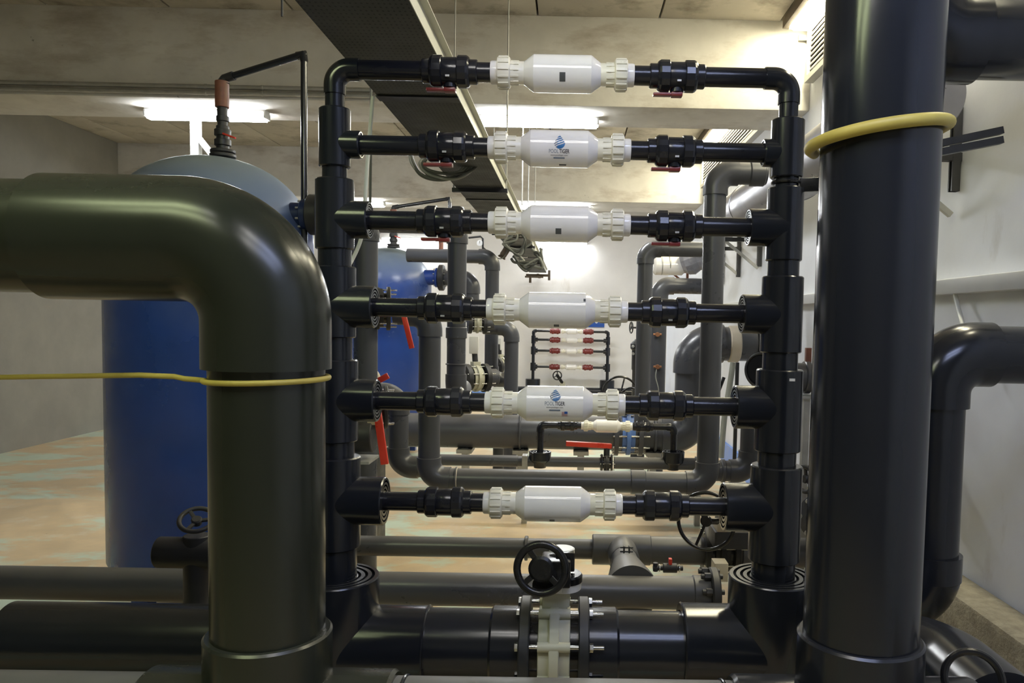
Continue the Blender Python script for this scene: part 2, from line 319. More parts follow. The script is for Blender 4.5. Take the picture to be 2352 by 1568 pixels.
def text_quads(s, h, u0, v0, extra=0.0, align='CENTER'):
    cu = bpy.data.curves.new('t', 'FONT'); cu.body = s; cu.size = h; cu.align_x = align; cu.offset = extra; cu.resolution_u = 3
    o = bpy.data.objects.new('t', cu); C.objects.link(o); dg = bpy.context.evaluated_depsgraph_get(); me = bpy.data.meshes.new_from_object(o.evaluated_get(dg))
    q = [[(me.vertices[i].co.x+u0, me.vertices[i].co.y+v0) for i in p.vertices] for p in me.polygons]
    wd = [me.vertices[i].co.x for p in me.polygons for i in p.vertices]
    bpy.data.objects.remove(o); bpy.data.curves.remove(cu); bpy.data.meshes.remove(me); return q, (min(wd), max(wd))
def drop_quads(cx, cy, w, h, left):
    """water-drop emblem: right side solid, wavy bands cut out, thin stripes at the left"""
    out = []; n = 64
    for j in range(n):
        for i in range(n):
            u = (i+.5)/n; v = (j+.5)/n                      # 0..1
            x = (u-.5)*2; rad = 1.0 if v < .38 else 1.0
            half = math.sqrt(max(0, 1-((v-.36)/.36)**2)) if v < .36 else max(0.0, 1-((v-.36)/.64)**1.15)*1.0
            half *= .78
            if abs(x-.12) > half: continue
            wv = v - .62*u + .05 - .06*math.sin(u*5.0)          # bands sweep up to the right
            band = (wv*6.2) % 1.0
            solid = wv < -.10
            if not solid and band > .62: continue
            isl = x < -.22
            if isl != left: continue
            a = (cx+(i/n-.5)*w, cy+(j/n-.5)*h); b = (cx+((i+1)/n-.5)*w, cy+((j+1)/n-.5)*h)
            out.append([(a[0], a[1]), (b[0], a[1]), (b[0], b[1]), (a[0], b[1])])
    return out
RC = 41*K+.0006
k = K
def logo_meshes(ang):
    q1, w1 = text_quads('POOL', 12.5*k, 0, 0, align='LEFT'); q2, w2 = text_quads('TIGER', 12.5*k, 0, 0, .00035, align='LEFT')
    tot = w1[1]+2.2*k+w2[1]; sx = 46*k/tot
    t1 = [[((u-tot/2)*sx, v-9*k) for u, v in q] for q in q1]; t2 = [[((u+w1[1]+2.2*k-tot/2)*sx, v-9*k) for u, v in q] for q in q2]
    q3, w3 = text_quads('www.pooltiger.com', 5.2*k, 0, 0); s3 = 38*k/(w3[1]-w3[0]); t3 = [[(u*s3, v-15*k) for u, v in q] for q in q3]
    R = RC
    return [('logo_drop', wrap_mesh(drop_quads(-1*k, 17*k, 31*k, 33*k, False), 'print_blue', 'drop', R, ang)), ('logo_stripes', wrap_mesh(drop_quads(-1*k, 17*k, 31*k, 33*k, True), 'print_grey', 'stripes', R, ang)),
            ('lettering', wrap_mesh(t1, 'print_grey', 'pool', R, ang)), ('lettering', wrap_mesh(t2, 'print_black', 'tiger', R, ang)), ('lettering', wrap_mesh(t3, 'print_black', 'web', R, ang)),
            ('print_bar', wrap_mesh(rect(-12.5*k, -22*k, 12.5*k, -18.5*k), 'print_grey', 'bar', R, ang))]
cell_lab = ['white cell of the topmost row, with a small grey square label', 'white cell of the second row, with blue drop logo, in front of the lit lamp', 'white cell of the third row, with a small grey square label',
            'white cell of the fourth row, with dark marks on lower edge and right shoulder', 'white cell of the fifth row, with blue drop logo and small flag sticker', 'white cell of the lowest row, with a dark label on its underside edge']
VANG = [math.asin(max(-.95, min(.95, 0)))]*6
for i in range(6):
    c = P(XCC[i], ROWY[i], D); c.z = RZ[i]; M = Matrix.Translation(c); el = math.atan2(H-c.z, D)   # elevation of the viewer seen from the cell
    t = thing('flow_cell', cell_lab[i], 'water cell', c, 'white flow cells of the front rack', M)
    place('body', CELL[0], t, M)
    for s in (0, 1): place('neck', CELL[1][s], t, M); place('union_nut', CELL[2][s], t, M @ Matrix.Rotation(random.random()*.4, 4, 'X')); place('end_collar', CELL[3][s], t, M)
    def sticker(u0, v0, u1, v1, m='label_dark', nm='label', dr=0.0):     # v: pixels above the middle of the visible face
        a = el; return place(nm, wrap_mesh(rect(u0*K, v0*K, u1*K, v1*K), m, nm, RC+dr, a), t, M)
    if i == 0: sticker(-6, -16, 7, 4)
    if i == 2: sticker(-8, -24, 5, -10)
    if i == 3: sticker(-7, -46, 5, -36); sticker(59, 22, 64, 30)
    if i == 5: sticker(-7, -56, 5, -43)
    if i in (1, 4):
        for nm, me in logo_meshes(el+(.0 if i == 1 else .12)): place(nm, me, t, M)
    if i == 1: sticker(0, -44, 16, -38, 'print_black', 'print')
    if i == 4:
        st_ = sticker(16, -30, 29, -18, 'label_white', 'flag_sticker')
        def sub(u0, v0, u1, v1, m, nm): place(nm, wrap_mesh(rect(u0*K, v0*K, u1*K, v1*K), m, nm, RC+.0004, el), st_, M)
        sub(22, -24, 29, -18, 'signblue', 'canton')
        for q in range(4): sub(16 if q < 2 else 16, -30+q*3, 29 if q < 2 else 22, -30+q*3+1.5, 'print_red', 'stripe')

def valve_meshes(m, mh):
    M = frame((0, 0, 0), X); k = K; r = {}
    bm = NB(); lathe(bm, M, [(a*k, q*k) for a, q in ((-24, 0), (-24, 30), (-22, 31), (22, 31), (24, 30), (24, 0))], 40); lathe(bm, frame((0, 0, -26*k), -Z), [(0, 0), (0, 15*k), (10*k, 15*k), (10*k, 7*k), (17*k, 7*k), (17*k, 0)], 20); r['body'] = finish(bm, m, 'valve_body')
    for s, nm in ((-1, 'l'), (1, 'r')):
        bm = NB(); lathe(bm, M, [(s*a*k, q*k) for a, q in ((17, 0), (17, 33), (18.5, 35.5), (37, 35.5), (41, 33.5), (44.5, 30), (44.5, 0))], 16)
        r['nut'+nm] = finish(bm, m, 'valve_nut', 18)
        bm = NB(); lathe(bm, M, [(s*a*k, q*k) for a, q in ((43, 0), (43, 27), (60, 27), (62, 25.5), (62, 0))], 40); r['sock'+nm] = finish(bm, m, 'socket')
    bm = NB(); box(bm, (-22*k, 0, -41*k), (62*k, 17*k, 7*k), None, 2*k); box(bm, (0, 0, -41*k), (26*k, 22*k, 10*k), None, 3*k); r['handle'] = finish(bm, mh, 'handle')
    return r
VM = valve_meshes('pvc_black', 'pvc_red')
YRACK = D
for i in range(6):
    for side, px in ((-1, XLV[i]), (1, XRV[i])):
        c = P(px, ROWY[i], D); c.z = RZ[i]; M = Matrix.Translation(c) @ Matrix.Rotation(math.radians(0 if i < 3 else 100), 4, 'X')
        t = thing('ball_valve', 'black plastic ball valve %s the white cell of the %s row' % ('left of' if side < 0 else 'right of', ROWN[i]), 'valve', c, 'ball valves of the front rack', M)
        place('body', VM['body'], t, M)
        for nm in 'lr': place('union_nut', VM['nut'+nm], t, M @ Matrix.Rotation(random.random()*.4, 4, 'X')); place('socket', VM['sock'+nm], t, M)
        place('handle', VM['handle'], t, M, 'dark red lever')
        ce = P(XCC[i], ROWY[i], D).x + side*159*K; bm = NB(); cyl(bm, (c.x-side*58*K, D, c.z), (ce, D, c.z), 21.5*K, seg=40); part('pipe_stub', bm, 'pvc_black', t)
        if i < 4:
            bm = NB(); box(bm, (c.x+side*2*K, D-math.cos(.5)*33*K, c.z-math.sin(.5)*33*K-.002), (9*K, .002, 4*K)); part('maker_plate', bm, 'galv', t)

def rings(L, R, rp, n=3):
    """stepped reducing bushes seen in the mouth of a fitting"""
    out = [(L-.004, R), (L, R-.003)]; cur = R-.003; step = (R-.003-rp)/(2*n+.4)
    for i in range(n):
        out += [(L-.001*i, cur-step*1.15), (L-.018, cur-step*1.2), (L-.018, cur-step*2.0), (L-.001*(i+1), cur-step*2.05)]; cur -= step*2.05
    return out+[(L-.004, rp*.8), (L-.004, 0)]
def socketed(L, R, lip=.004): return [(-L, 0), (-L, R-lip), (-L+lip, R), (L-lip, R), (L, R-lip), (L, 0)]
def riser(side, axpx, segs, elbow_px, ends):
    cx = sum(P(x, y, D).x for x, y in axpx)/len(axpx); zb = P(axpx[-1][0], 1485, D).z
    t = thing('manifold_riser', 'tall dark grey plastic riser of stacked tees at the %s end of the rack' % ('left' if side < 0 else 'right'), 'pipe manifold', (cx, D, zb-.16), 'risers of the front rack')
    zof = lambda y: P(axpx[0][0], y, D).z
    # top bend
    p = Vector((cx, D, RZ[0])); bm = NB(); pts, T = arc(p, Z, X*(-side), 36*K); sweep(bm, [p-Z*(T+.03)]+pts+[p+X*(-side)*(T+.03)], 24.5*K, 40); part('elbow', bm, 'pvc', t)
    bm = NB(); cyl(bm, p-Z*.03, (cx, D, zof(330)), 21.5*K); part('pipe', bm, 'pvc', t)
    for kind, y0, y1, hw, row, orad, oend in segs:
        z0, z1 = zof(y0), zof(y1); hw *= K
        if kind == 'p': bm = NB(); cyl(bm, (cx, D, z1-.05), (cx, D, z0+.05), hw, seg=48); part('pipe', bm, 'pvc', t)
        else:
            bm = NB(); lathe(bm, frame((cx, D, (z0+z1)/2), Z), socketed((z0-z1)/2, hw), 56)
            ox = P(oend, ROWY[row], D).x; L = abs(ox-cx); fr = frame((cx, D, RZ[row]), X*(-side)); n = 1 if row == 1 else 3
            lathe(bm, fr, [(0, 0), (0, orad*K)]+(rings(L, orad*K, 23*K, n)), 56); part('tee', bm, 'pvc', t)
            bm = NB()
            vx = P(XLV[row] if side < 0 else XRV[row], ROWY[row], D).x; cyl(bm, (ox+side*.02, D, RZ[row]), (vx+side*58*K, D, RZ[row]), 21.5*K); part('branch_pipe', bm, 'pvc_black', t)
    vx = P(XLV[0] if side < 0 else XRV[0], ROWY[0], D).x; bm = NB(); cyl(bm, (cx-side*.04, D, RZ[0]), (vx+side*58*K, D, RZ[0]), 21.5*K); part('branch_pipe', bm, 'pvc_black', t)
    # foot: reducing tee on the header
    bm = NB(); zt = zof(1322); R = 102*K; fr = frame((cx, D, zb), Z); lathe(bm, fr, [(-R*1.02, 0), (-R*1.02, R*.6), (-R*.8, R*.95), (-R*.6, R)]+rings(zt-zb, R, 51*K, 3), 72)
    for s in (-1, 1): fr = frame((cx, D, zb), X*s); e = abs(ends[0 if s < 0 else 1]-cx); lathe(bm, fr, [(0, 0), (0, 97*K), (e-.012, 97*K), (e-.004, 99*K), (e, 96*K), (e, 80*K), (e-.01, 79*K), (e-.01, 0)], 72)
    part('base_tee', bm, 'pvc', t)
    return t, cx, zb
axL = [(771, 320), (769, 490), (769, 700), (768, 920), (768, 1150)]; axR = [(1807, 340), (1802, 520), (1797, 720), (1789, 940), (1779, 1175)]
segL = [('t', 250, 385, 35, 1, 31, 830), ('p', 385, 412, 28, 0, 0, 0), ('t', 412, 573, 43, 2, 42, 850), ('p', 573, 612, 37, 0, 0, 0), ('t', 612, 775, 47, 3, 48, 862), ('p', 775, 825, 39, 0, 0, 0),
        ('t', 825, 1012, 52, 4, 49, 868), ('p', 1012, 1045, 44, 0, 0, 0), ('t', 1047, 1255, 58, 5, 55.5, 885), ('p', 1255, 1420, 50, 0, 0, 0)]
segR = [('t', 275, 410, 37, 1, 31, 1752), ('p', 410, 432, 28, 0, 0, 0), ('t', 432, 600, 41, 2, 42, 1718), ('p', 600, 635, 36, 0, 0, 0), ('t', 635, 810, 47, 3, 45, 1703), ('p', 810, 848, 40, 0, 0, 0),
        ('t', 848, 1035, 53, 4, 50, 1686), ('p', 1035, 1068, 44, 0, 0, 0), ('t', 1068, 1285, 59, 5, 56, 1660), ('p', 1285, 1430, 50, 0, 0, 0)]
HX = lambda px: P(px, 1485, D).x
RL, CXL, ZH = riser(-1, axL, segL, None, (HX(600), HX(985)))
RR, CXR, ZH2 = riser(1, axR, segR, None, (HX(1562), HX(1935)))
ZH = (ZH+ZH2)/2

stk = P(1802, 872, D-53*K); bm = NB(); box(bm, (CXR+13*K, D-51.6*K, stk.z), (16*K, .002, 6*K), None, 0); part('sticker', bm, 'label_white', RR, 'small white sticker')
# butterfly valve, local X along the pipe, local Z along the stem
def nut_mesh(r, h, m, name):
    bm = NB(); lathe(bm, frame((0, 0, 0), X), [(0, 0), (0, r*.92), (h*.12, r), (h*.88, r), (h, r*.92), (h, 0)], 6); return finish(bm, m, name, 20)
UN = nut_mesh(1, 1, 'steel', 'hex_nut')
bm = NB(); cyl(bm, (0, 0, 0), (1, 0, 0), 1, seg=12, ch=.02); UROD = finish(bm, 'steel', 'threaded_rod')
def scl(x, y, z): return Matrix.Diagonal((x, y, z, 1))
def wheel_part(t, M, R, tube, spokes, m='black', hub=.2, name='handwheel', tilt=0):
    """wheel in local XY plane of M, axis local Z"""
    bm = NB(); torus(bm, M, R-tube, tube, 64, 14); o = part(name, bm, m, t)
    for a in spokes:
        bm = NB(); e = Vector((math.cos(a), math.sin(a), 0)); p0, p1 = M @ (e*R*hub*.7+Z*(-tube*.6)), M @ (e*(R-tube*1.2)); bar(bm, p0, p1, tube*1.5, tube*1.1, M.to_3x3() @ Z, tube*.3); part('spoke', bm, m, o)
    bm = NB(); lathe(bm, M, [(-tube*2.2, 0), (-tube*2.2, R*hub), (tube*.2, R*hub*1.15), (tube*.8, R*hub*.9), (tube*.8, 0)], 28); part('hub', bm, m, o); return o
def butterfly(t, M, rp, width, fr, nb=8, body='valvecream', flange='blackiron', lever=None, detail=True, phase=.5, fl_w=None):
    """wafer valve between two flanges; rp pipe radius, width of the body, fr flange radius"""
    A = M.to_3x3(); w2 = width/2; gap = width*.26; fw = fl_w or width*.36; ax = frame((0, 0, 0), X)
    bm = NB(); lathe(bm, M @ ax, [(-w2, 0), (-w2, fr*.80), (-w2+.002, fr*.82), (w2-.002, fr*.82), (w2, fr*.80), (w2, 0)], 48)
    lathe(bm, M @ ax, [(-width*.16, 0), (-width*.16, fr*.94), (-width*.13, fr*.96), (width*.13, fr*.96), (width*.16, fr*.94), (width*.16, 0)], 48)
    if detail:
        for q in range(nb): a = 2*PI*(q+phase)/nb; c = Vector((0, math.sin(a), math.cos(a)))*fr*.885; lathe(bm, M @ frame(c-X*w2, X), [(0, 0), (0, fr*.10), (width, fr*.10), (width, 0)], 12)
    box(bm, (0, 0, fr*1.0), (width*.8, width*.8, fr*.3), M, .004); part('valve_body', bm, body, t)
    for s in (-1, 1):
        bm = NB(); f0 = s*(w2+gap); lathe(bm, M @ frame((f0, 0, 0), X*s), [(0, 0), (0, fr-.004), (.004, fr), (fw-.004, fr), (fw, fr-.004), (fw, 0)], 48); part('flange', bm, flange, t)
        bm = NB(); lathe(bm, M @ frame((s*w2, 0, 0), X*s), [(0, 0), (0, fr*.72), (gap, fr*.72), (gap, 0)], 40); part('gasket_collar', bm, 'black', t)
    br = fr*.065; L0 = w2+gap+fw
    for q in range(nb):
        a = 2*PI*(q+phase)/nb; c = Vector((0, math.sin(a), math.cos(a)))*fr*.885
        o = place('bolt', UROD, t, M @ Matrix.Translation(c-X*(L0+br)) @ scl(2*L0+br*5.4, br*.62, br*.62))
        if detail:
            place('bolt_head', UN, o, M @ Matrix.Translation(c-X*(L0+br*1.1)) @ scl(br*1.1, br*1.35, br*1.35)); place('nut', UN, o, M @ Matrix.Translation(c+X*L0) @ scl(br*1.2, br*1.35, br*1.35))
VX = HX(1273); MV = Matrix.Translation((VX, D, ZH))
t = thing('butterfly_valve', 'cream butterfly valve with black handwheel and shiny bolts on the front header', 'valve', (VX, D, ZH-.17), None)
butterfly(t, MV, 85*K, 73*K, 115*K, 8, fl_w=24*K)
gz = lambda py, d=D: P(1273, py, d).z
bm = NB(); box(bm, (VX+3*K, D, (gz(1385)+gz(1350))/2), (64*K, .09, gz(1350)-gz(1385)), None, .008); part('neck', bm, 'valvecream', t)
bm = NB(); lathe(bm, frame((VX+18*K, D-.005, gz(1348)), Z), [(0, 0), (0, 42*K), (22*K, 44*K), (24*K, 42*K), (24*K, 0)], 40); box(bm, (VX-12*K, D-.03, gz(1335)), (58*K, .10, 22*K), None, .006); part('gear_base', bm, 'lampbody', t)
bm = NB(); lathe(bm, frame((VX+18*K, D-.005, gz(1331)), Z), [(0, 0), (0, 45*K), (14*K, 45*K), (18*K, 42*K), (18*K, 0)], 40)
box(bm, (VX+2*K, D-.045, gz(1298)), (66*K, .12, 62*K), None, .008); cyl(bm, (VX-14*K, D-.05, gz(1300)), (VX-25*K, D-.19, gz(1303)), 24*K, seg=32); box(bm, (VX+22*K, D-.02, gz(1280)), (44*K, .07, 44*K), None, .006); part('gearbox', bm, 'black', t)
bm = NB(); lathe(bm, frame((VX+14*K, D+.0, gz(1263)), Z), [(0, 0), (0, 30*K), (4*K, 30*K), (6*K, 27*K), (6*K, 0)], 32); part('indicator_cap', bm, 'lampbody', t)
dw = 2.43; wc = P(1243, 1306, dw); wn = (Vector((-.10, -1, .10))).normalized()
wheel_part(t, frame(wc, wn, Z), S(66, dw), S(9, dw), [math.radians(a) for a in (125, 222, 318)], hub=.40)
for q in (-1, 1):
    bm = NB(); lathe(bm, frame((VX+18*K+q*22*K, D-.03, gz(1313)), Z), [(0, 0), (0, 5*K), (5*K, 5*K), (5*K, 0)], 6); part('cap_screw', bm, 'steel', t)
# header between the two feet
t = thing('header_pipe', 'wide grey header pipe at the foot of the rack, either side of cream valve', 'pipe', (VX, D, ZH-.13))
for a, b, r in ((970, 1140, 85), (1128, 1200, 92), (1345, 1418, 92), (1405, 1575, 85)):
    bm = NB(); cyl(bm, (HX(a), D, ZH), (HX(b), D, ZH), r*K, seg=72); part('pipe' if r == 85 else 'stub_collar', bm, 'pvc', t)
for s, (a, b) in ((-1, (20, 612)), (1, (1925, 2090))):
    bm = NB(); cyl(bm, (HX(a), D, ZH), (HX(b), D, ZH), 85*K, seg=72); part('pipe', bm, 'pvc', t)
bm = NB(); p = Vector((HX(2130), D, ZH)); pts, T = arc(p, X, -Y, 150*K); sweep(bm, [p-X*(T+.05)]+pts+[p-Y*(T+.25)], 100*K, 48); part('elbow', bm, 'pvc', t)

# ------------------------------------------------------------------ pipe runs
def run(t, pts, r, m='pvc_dusty', rc=1.5, sock=1.13, sl=.5, seg=44, couplings=(), cap_ends=True):
    """straight pipes with bend fittings at the corners, each piece a part"""
    pts = [Vector(p) for p in pts]; n = len(pts); cut = [0.0]*n
    for i in range(1, n-1):
        a, b = pts[i]-pts[i-1], pts[i+1]-pts[i]; ap, T = arc(pts[i], a, b, r*rc); cut[i] = T+r*sl*.4; bm = NB(); an, bn = a.normalized(), b.normalized()
        ls = r*sl; sweep(bm, [pts[i]-an*(T+ls)]+ap+[pts[i]+bn*(T+ls)], r*sock, seg); part('elbow', bm, m, t)
    for i in range(n-1):
        dn = (pts[i+1]-pts[i]).normalized(); bm = NB(); cyl(bm, pts[i]+dn*cut[i], pts[i+1]-dn*cut[i+1], r, seg=seg); part('pipe', bm, m, t)
    for c, d, L in couplings:
        d = Vector(d).normalized(); c = Vector(c); bm = NB(); cyl(bm, c-d*L/2, c+d*L/2, r*sock, seg=seg); part('coupling', bm, m, t)
def pipeline(name, label, pts, r, m='pvc_dusty', cat='pipe', group=None, **kw):
    pts = [Vector(p) for p in pts]; lo = min(pts, key=lambda p: p.z); t = thing(name, label, cat, lo, group); run(t, pts, r, m, **kw); return t

# two great risers in front of the rack
DF = 2.05; RF = S(127, DF); zf = P(613, 1679, DF).z
xl = (P(613, 900, DF).x+P(619, 1440, DF).x)/2; xr = (P(2026, 300, DF).x+P(1999, 1440, DF).x)/2-.016
m_ = 'pvc_greenlit'
t = thing('large_riser', 'very thick grey pipe tinted olive, with a big elbow turning left, in the left foreground', 'pipe', (xl, DF, zf-.18), 'great risers in the foreground')
ze = P(613, 553, DF).z; p = Vector((xl, DF, ze)); pts, T = arc(p, Z, -X, .212, 24); bm = NB(); ro = S(141, DF)
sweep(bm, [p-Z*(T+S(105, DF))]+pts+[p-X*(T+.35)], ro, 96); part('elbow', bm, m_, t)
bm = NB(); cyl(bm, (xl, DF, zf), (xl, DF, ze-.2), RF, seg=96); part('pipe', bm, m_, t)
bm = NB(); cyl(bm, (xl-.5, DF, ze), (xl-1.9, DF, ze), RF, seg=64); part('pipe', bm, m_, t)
def front_tee(t, x, s, zt, m_):
    bm = NB(); ro = S(143, DF); lathe(bm, frame((x, DF, zf), Z), [(-ro, 0), (-ro, ro*.9), (-ro*.9, ro), (zt-zf-.006, ro), (zt-zf, ro-.006), (zt-zf, RF*.9), (zt-zf-.05, 0)], 96)
    for q in (-1, 1): lathe(bm, frame((x, DF, zf), X*q), [(0, 0), (0, ro), (.325, ro), (.335, ro-.008), (.335, 0)], 96)
    part('tee', bm, m_, t)
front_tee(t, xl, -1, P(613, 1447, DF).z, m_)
t2 = thing('large_riser', 'very thick straight dark blue-grey vertical pipe in the right foreground', 'pipe', (xr, DF, zf-.18), 'great risers in the foreground')
bm = NB(); cyl(bm, (xr, DF, zf), (xr, DF, ZB-.02), RF*1.02, seg=96); part('pipe', bm, 'pvc', t2)
front_tee(t2, xr, 1, P(2000, 1457, DF).z, 'pvc')
t = thing('front_header', 'thick grey pipe along the bottom edge of the view, joining both foreground risers', 'pipe', (0, DF, zf-.17))
bm = NB(); cyl(bm, (xl+.30, DF, zf), (xr-.30, DF, zf), RF*1.0, seg=96); part('pipe', bm, 'pvc_dusty', t)
for x in (xl+.36, xr-.36): bm = NB(); torus(bm, frame((x, DF, zf), X), RF, .006, 72, 10); part('weld_ring', bm, 'pvc', t)
for x0, x1 in ((xl-1.6, xl-.31), (xr+.31, xr+.75)): bm = NB(); cyl(bm, (x0, DF, zf), (x1, DF, zf), RF, seg=72); part('pipe', bm, 'pvc_dusty', t)
# yellow hoses tied round the risers
def loop_pts(cx, cy, z, R, tilt, a0, a1, n=60, dirx=0.0):
    return [Vector((cx+R*math.cos(a), cy+R*math.sin(a), z+tilt*math.cos(a-dirx))) for a in [a0+(a1-a0)*i/n for i in range(n+1)]]
z0 = P(613, 881, DF-RF).z; bm = NB(); pl = loop_pts(xl, DF, z0, RF+.008, .004, math.radians(70), math.radians(-165), dirx=0)
end = pl[-1]; pl += [end+Vector((-.06, .02, .002)), end+Vector((-.2, .06, .006)), end+Vector((-.9, .25, -.03))]
sweep(bm, smooth_pts(pl, 2), .0072, 12); solo('yellow_hose', 'thin yellow hose tied round the olive foreground riser, trailing left', 'hose', bm, 'yellowhose')
bm = NB(); pl = []
tgt = [(20, 306), (0, 291), (-30, 278), (-60, 272), (-90, 277), (-120, 291), (-150, 312), (-175, 331), (-195, 343), (-215, 352)]
for n_ in range(len(tgt)):
    a = math.radians(tgt[n_][0]); rr_ = RF*1.02+.0145+(.012*max(0, -math.cos(a))**2); x_, y_ = xr+rr_*math.cos(a), DF+rr_*math.sin(a)
    pl.append(Vector((x_, y_, P(1310+x_*F/y_, tgt[n_][1], y_).z)))
pl = smooth_pts(pl, 8)
sweep(bm, pl, .0155, 16); solo('yellow_hose', 'thick yellow hose slung round the dark right foreground riser', 'hose', bm, 'yellowhose')
# black strap clamp tying the right riser of the rack to the wall frame
zs_ = P(1805, 420, D).z; bm = NB(); torus(bm, frame((CXR, D, zs_), Z), 30*K, .006, 40, 8); a = Vector((CXR+28*K, D-.02, zs_-.01)); bar(bm, a, a+Vector((.22, -.02, .01)), .012, .045, Z, .003)
solo('strap_clamp', 'black strap clamp round the right riser, tied toward the great pipe', 'clamp', bm, 'black')

# ------------------------------------------------------------------ pipes lying just behind the rack
D1 = 3.6; z1 = P(1300, 1357, D1).z; r1 = S(38, D1); x1 = lambda px: P(px, 1357, D1).x
t = thing('floor_pipe', 'grey pipe lying just behind the header, ending in a bolted flange at right', 'pipe', (x1(1300), D1, z1-r1))
bm = NB(); cyl(bm, (x1(-100), D1, z1), (x1(1612), D1, z1), r1, seg=56); part('pipe', bm, 'pvc_dusty', t)
bm = NB(); cyl(bm, (x1(1590), D1, z1), (x1(1632), D1, z1), r1*1.08, seg=48); part('collar', bm, 'pvc_dusty', t)
bm = NB(); cyl(bm, (x1(1628), D1, z1), (x1(1648), D1, z1), S(60, D1), seg=48); part('flange', bm, 'blackiron', t)
for q in range(8):
    a = 2*PI*(q+.5)/8; c = Vector((x1(1606), D1+math.sin(a)*S(50, D1), z1+math.cos(a)*S(50, D1))); bm = NB(); cyl(bm, c, c+X*S(50, D1), S(6, D1), seg=10); cyl(bm, c+X*S(8, D1), c+X*S(22, D1), S(9, D1), seg=6); part('bolt', bm, 'blackiron', t)
# second pipe, with a branch reaching down to the first
D2 = 4.6; z2 = P(1300, 1260, D2).z; x2 = lambda px: P(px, 1260, D2).x; r2 = S(23, D2)
t = thing('floor_pipe', 'thinner grey pipe over the tan floor, with a fat tee at right', 'pipe', (x2(1300), D2, z2-r2))
bm = NB(); cyl(bm, (x2(300), D2, z2), (x2(1370), D2, z2), r2, seg=48); part('pipe', bm, 'pvc_dusty', t)
bm = NB(); cyl(bm, (x2(1205), D2, z2), (x2(1213), D2, z2), r2*1.25, seg=40); part('collar', bm, 'pvc_dusty', t)
bm = NB(); cyl(bm, (x2(1360), D2, z2), (x2(1494), D2, z2), S(35, D2), seg=48); part('tee', bm, 'pvc_dusty', t)
bm = NB(); cyl(bm, (x2(1490), D2, z2), (x2(1640), D2, z2), S(32, D2), seg=48); part('pipe', bm, 'pvc_dusty', t)
bm = NB(); cyl(bm, (x2(1700), D2, z2), (x2(2250), D2, z2), S(34, D2), seg=48); part('pipe', bm, 'pvc_dusty', t)
ca = Vector((x2(1428), D2, z2)); cb = Vector((x1(1452), D1, z1)); dv = (cb-ca); L = dv.length; dv.normalize()
t = thing('branch_fitting', 'grey cone-shaped branch fitting bridging the two floor pipes', 'pipe fitting', cb-Z*.1)
bm = NB(); lathe(bm, frame(ca, dv), [(0, 0), (0, S(34, D2)), (L*.28, S(34, D2)), (L*.30, S(30, D2)), (L*.30, 0)], 48); part('socket', bm, 'pvc_dusty', t)
bm = NB(); lathe(bm, frame(ca, dv), [(L*.28, 0), (L*.28, S(29, D2)), (L*.52, S(31, D2)), (L*.53, S(34, D2)), (L*.95, S(62, D1)), (L, S(62, D1)), (L, 0)], 48); part('cone', bm, 'pvc_dusty', t)
cl = ca+dv*L*.45+Vector((0, -.01, S(31, D2))); bm = NB()
for q in (-1, 1): box(bm, cl+Vector((q*.014, -.02, .012)), (.008, .03, .06), None, .002)
for q in range(3): cyl(bm, cl+Vector((-.035, -.02, -.012+q*.022)), cl+Vector((.035, -.02, -.012+q*.022)), .0045, seg=8)
part('hose_clamp', bm, 'blackiron', t)
# small tap with red lever
tp = P(1535, 1304, D1+.25); t = thing('drain_tap', 'small black drain tap with red lever beside the cone fitting', 'tap', tp-Z*.03)
s_ = S(1, D1+.25); bm = NB(); cyl(bm, tp-X*36*s_, tp+X*34*s_, 6*s_, seg=16); cyl(bm, tp-X*12*s_, tp+X*20*s_, 11*s_, seg=16); cyl(bm, tp-X*30*s_-Z*8*s_, tp-X*30*s_+Z*12*s_, 6*s_, seg=12); part('body', bm, 'blackiron', t)
for q in (-22, 24): bm = NB(); cyl(bm, tp+X*q*s_, tp+X*(q+3)*s_, 9*s_, seg=16); part('ring', bm, 'steel', t)
bm = NB(); box(bm, tp+Vector((4*s_, 0, 16*s_)), (8*s_, 14*s_, 14*s_), None, 2*s_); part('lever', bm, 'red', t)
# gear valve at right with big black wheel
D3 = 4.25; c3 = P(1682, 1262, D3); M3_ = Matrix.Translation(c3)
t = thing('gear_valve', 'dark valve with a big black handwheel half hidden behind the lowest right tee', 'valve', c3-Z*.16)
butterfly(t, Matrix.Translation((c3.x, D2, z2)), S(32, D2), .09, S(58, D2), 8, body='blackiron', detail=False)
bm = NB(); box(bm, c3+Vector((.02, .15, S(48, D3))), (.16, .16, .10), None, .012); box(bm, c3+Vector((.02, .1, S(20, D3))), (.24, .2, .10), None, .012); part('gearbox', bm, 'blackiron', t)
bm = NB(); box(bm, P(1668, 1212, D3)+Y*.06, (.10, .12, .05), None, .006); part('nameplate', bm, 'beige', t)
wc = P(1622, 1196, D3-.12); bm = NB(); cyl(bm, wc, c3+Vector((0, .15, S(48, D3))), .016, seg=16); part('shaft', bm, 'blackiron', t)
wheel_part(t, frame(wc, Vector((-.35, -1, .12)), Z), S(70, D3-.12), S(4.5, D3-.12), [math.radians(a) for a in (250, 10, 130)], hub=.17)
bm = NB(); box(bm, P(1653, 1300, D3-.1)-Z*.02, (.075, .10, .10), None, .004); solo('support_block', 'beige block under the dark gear valve beside the flange bolts', 'block', bm, 'beige')
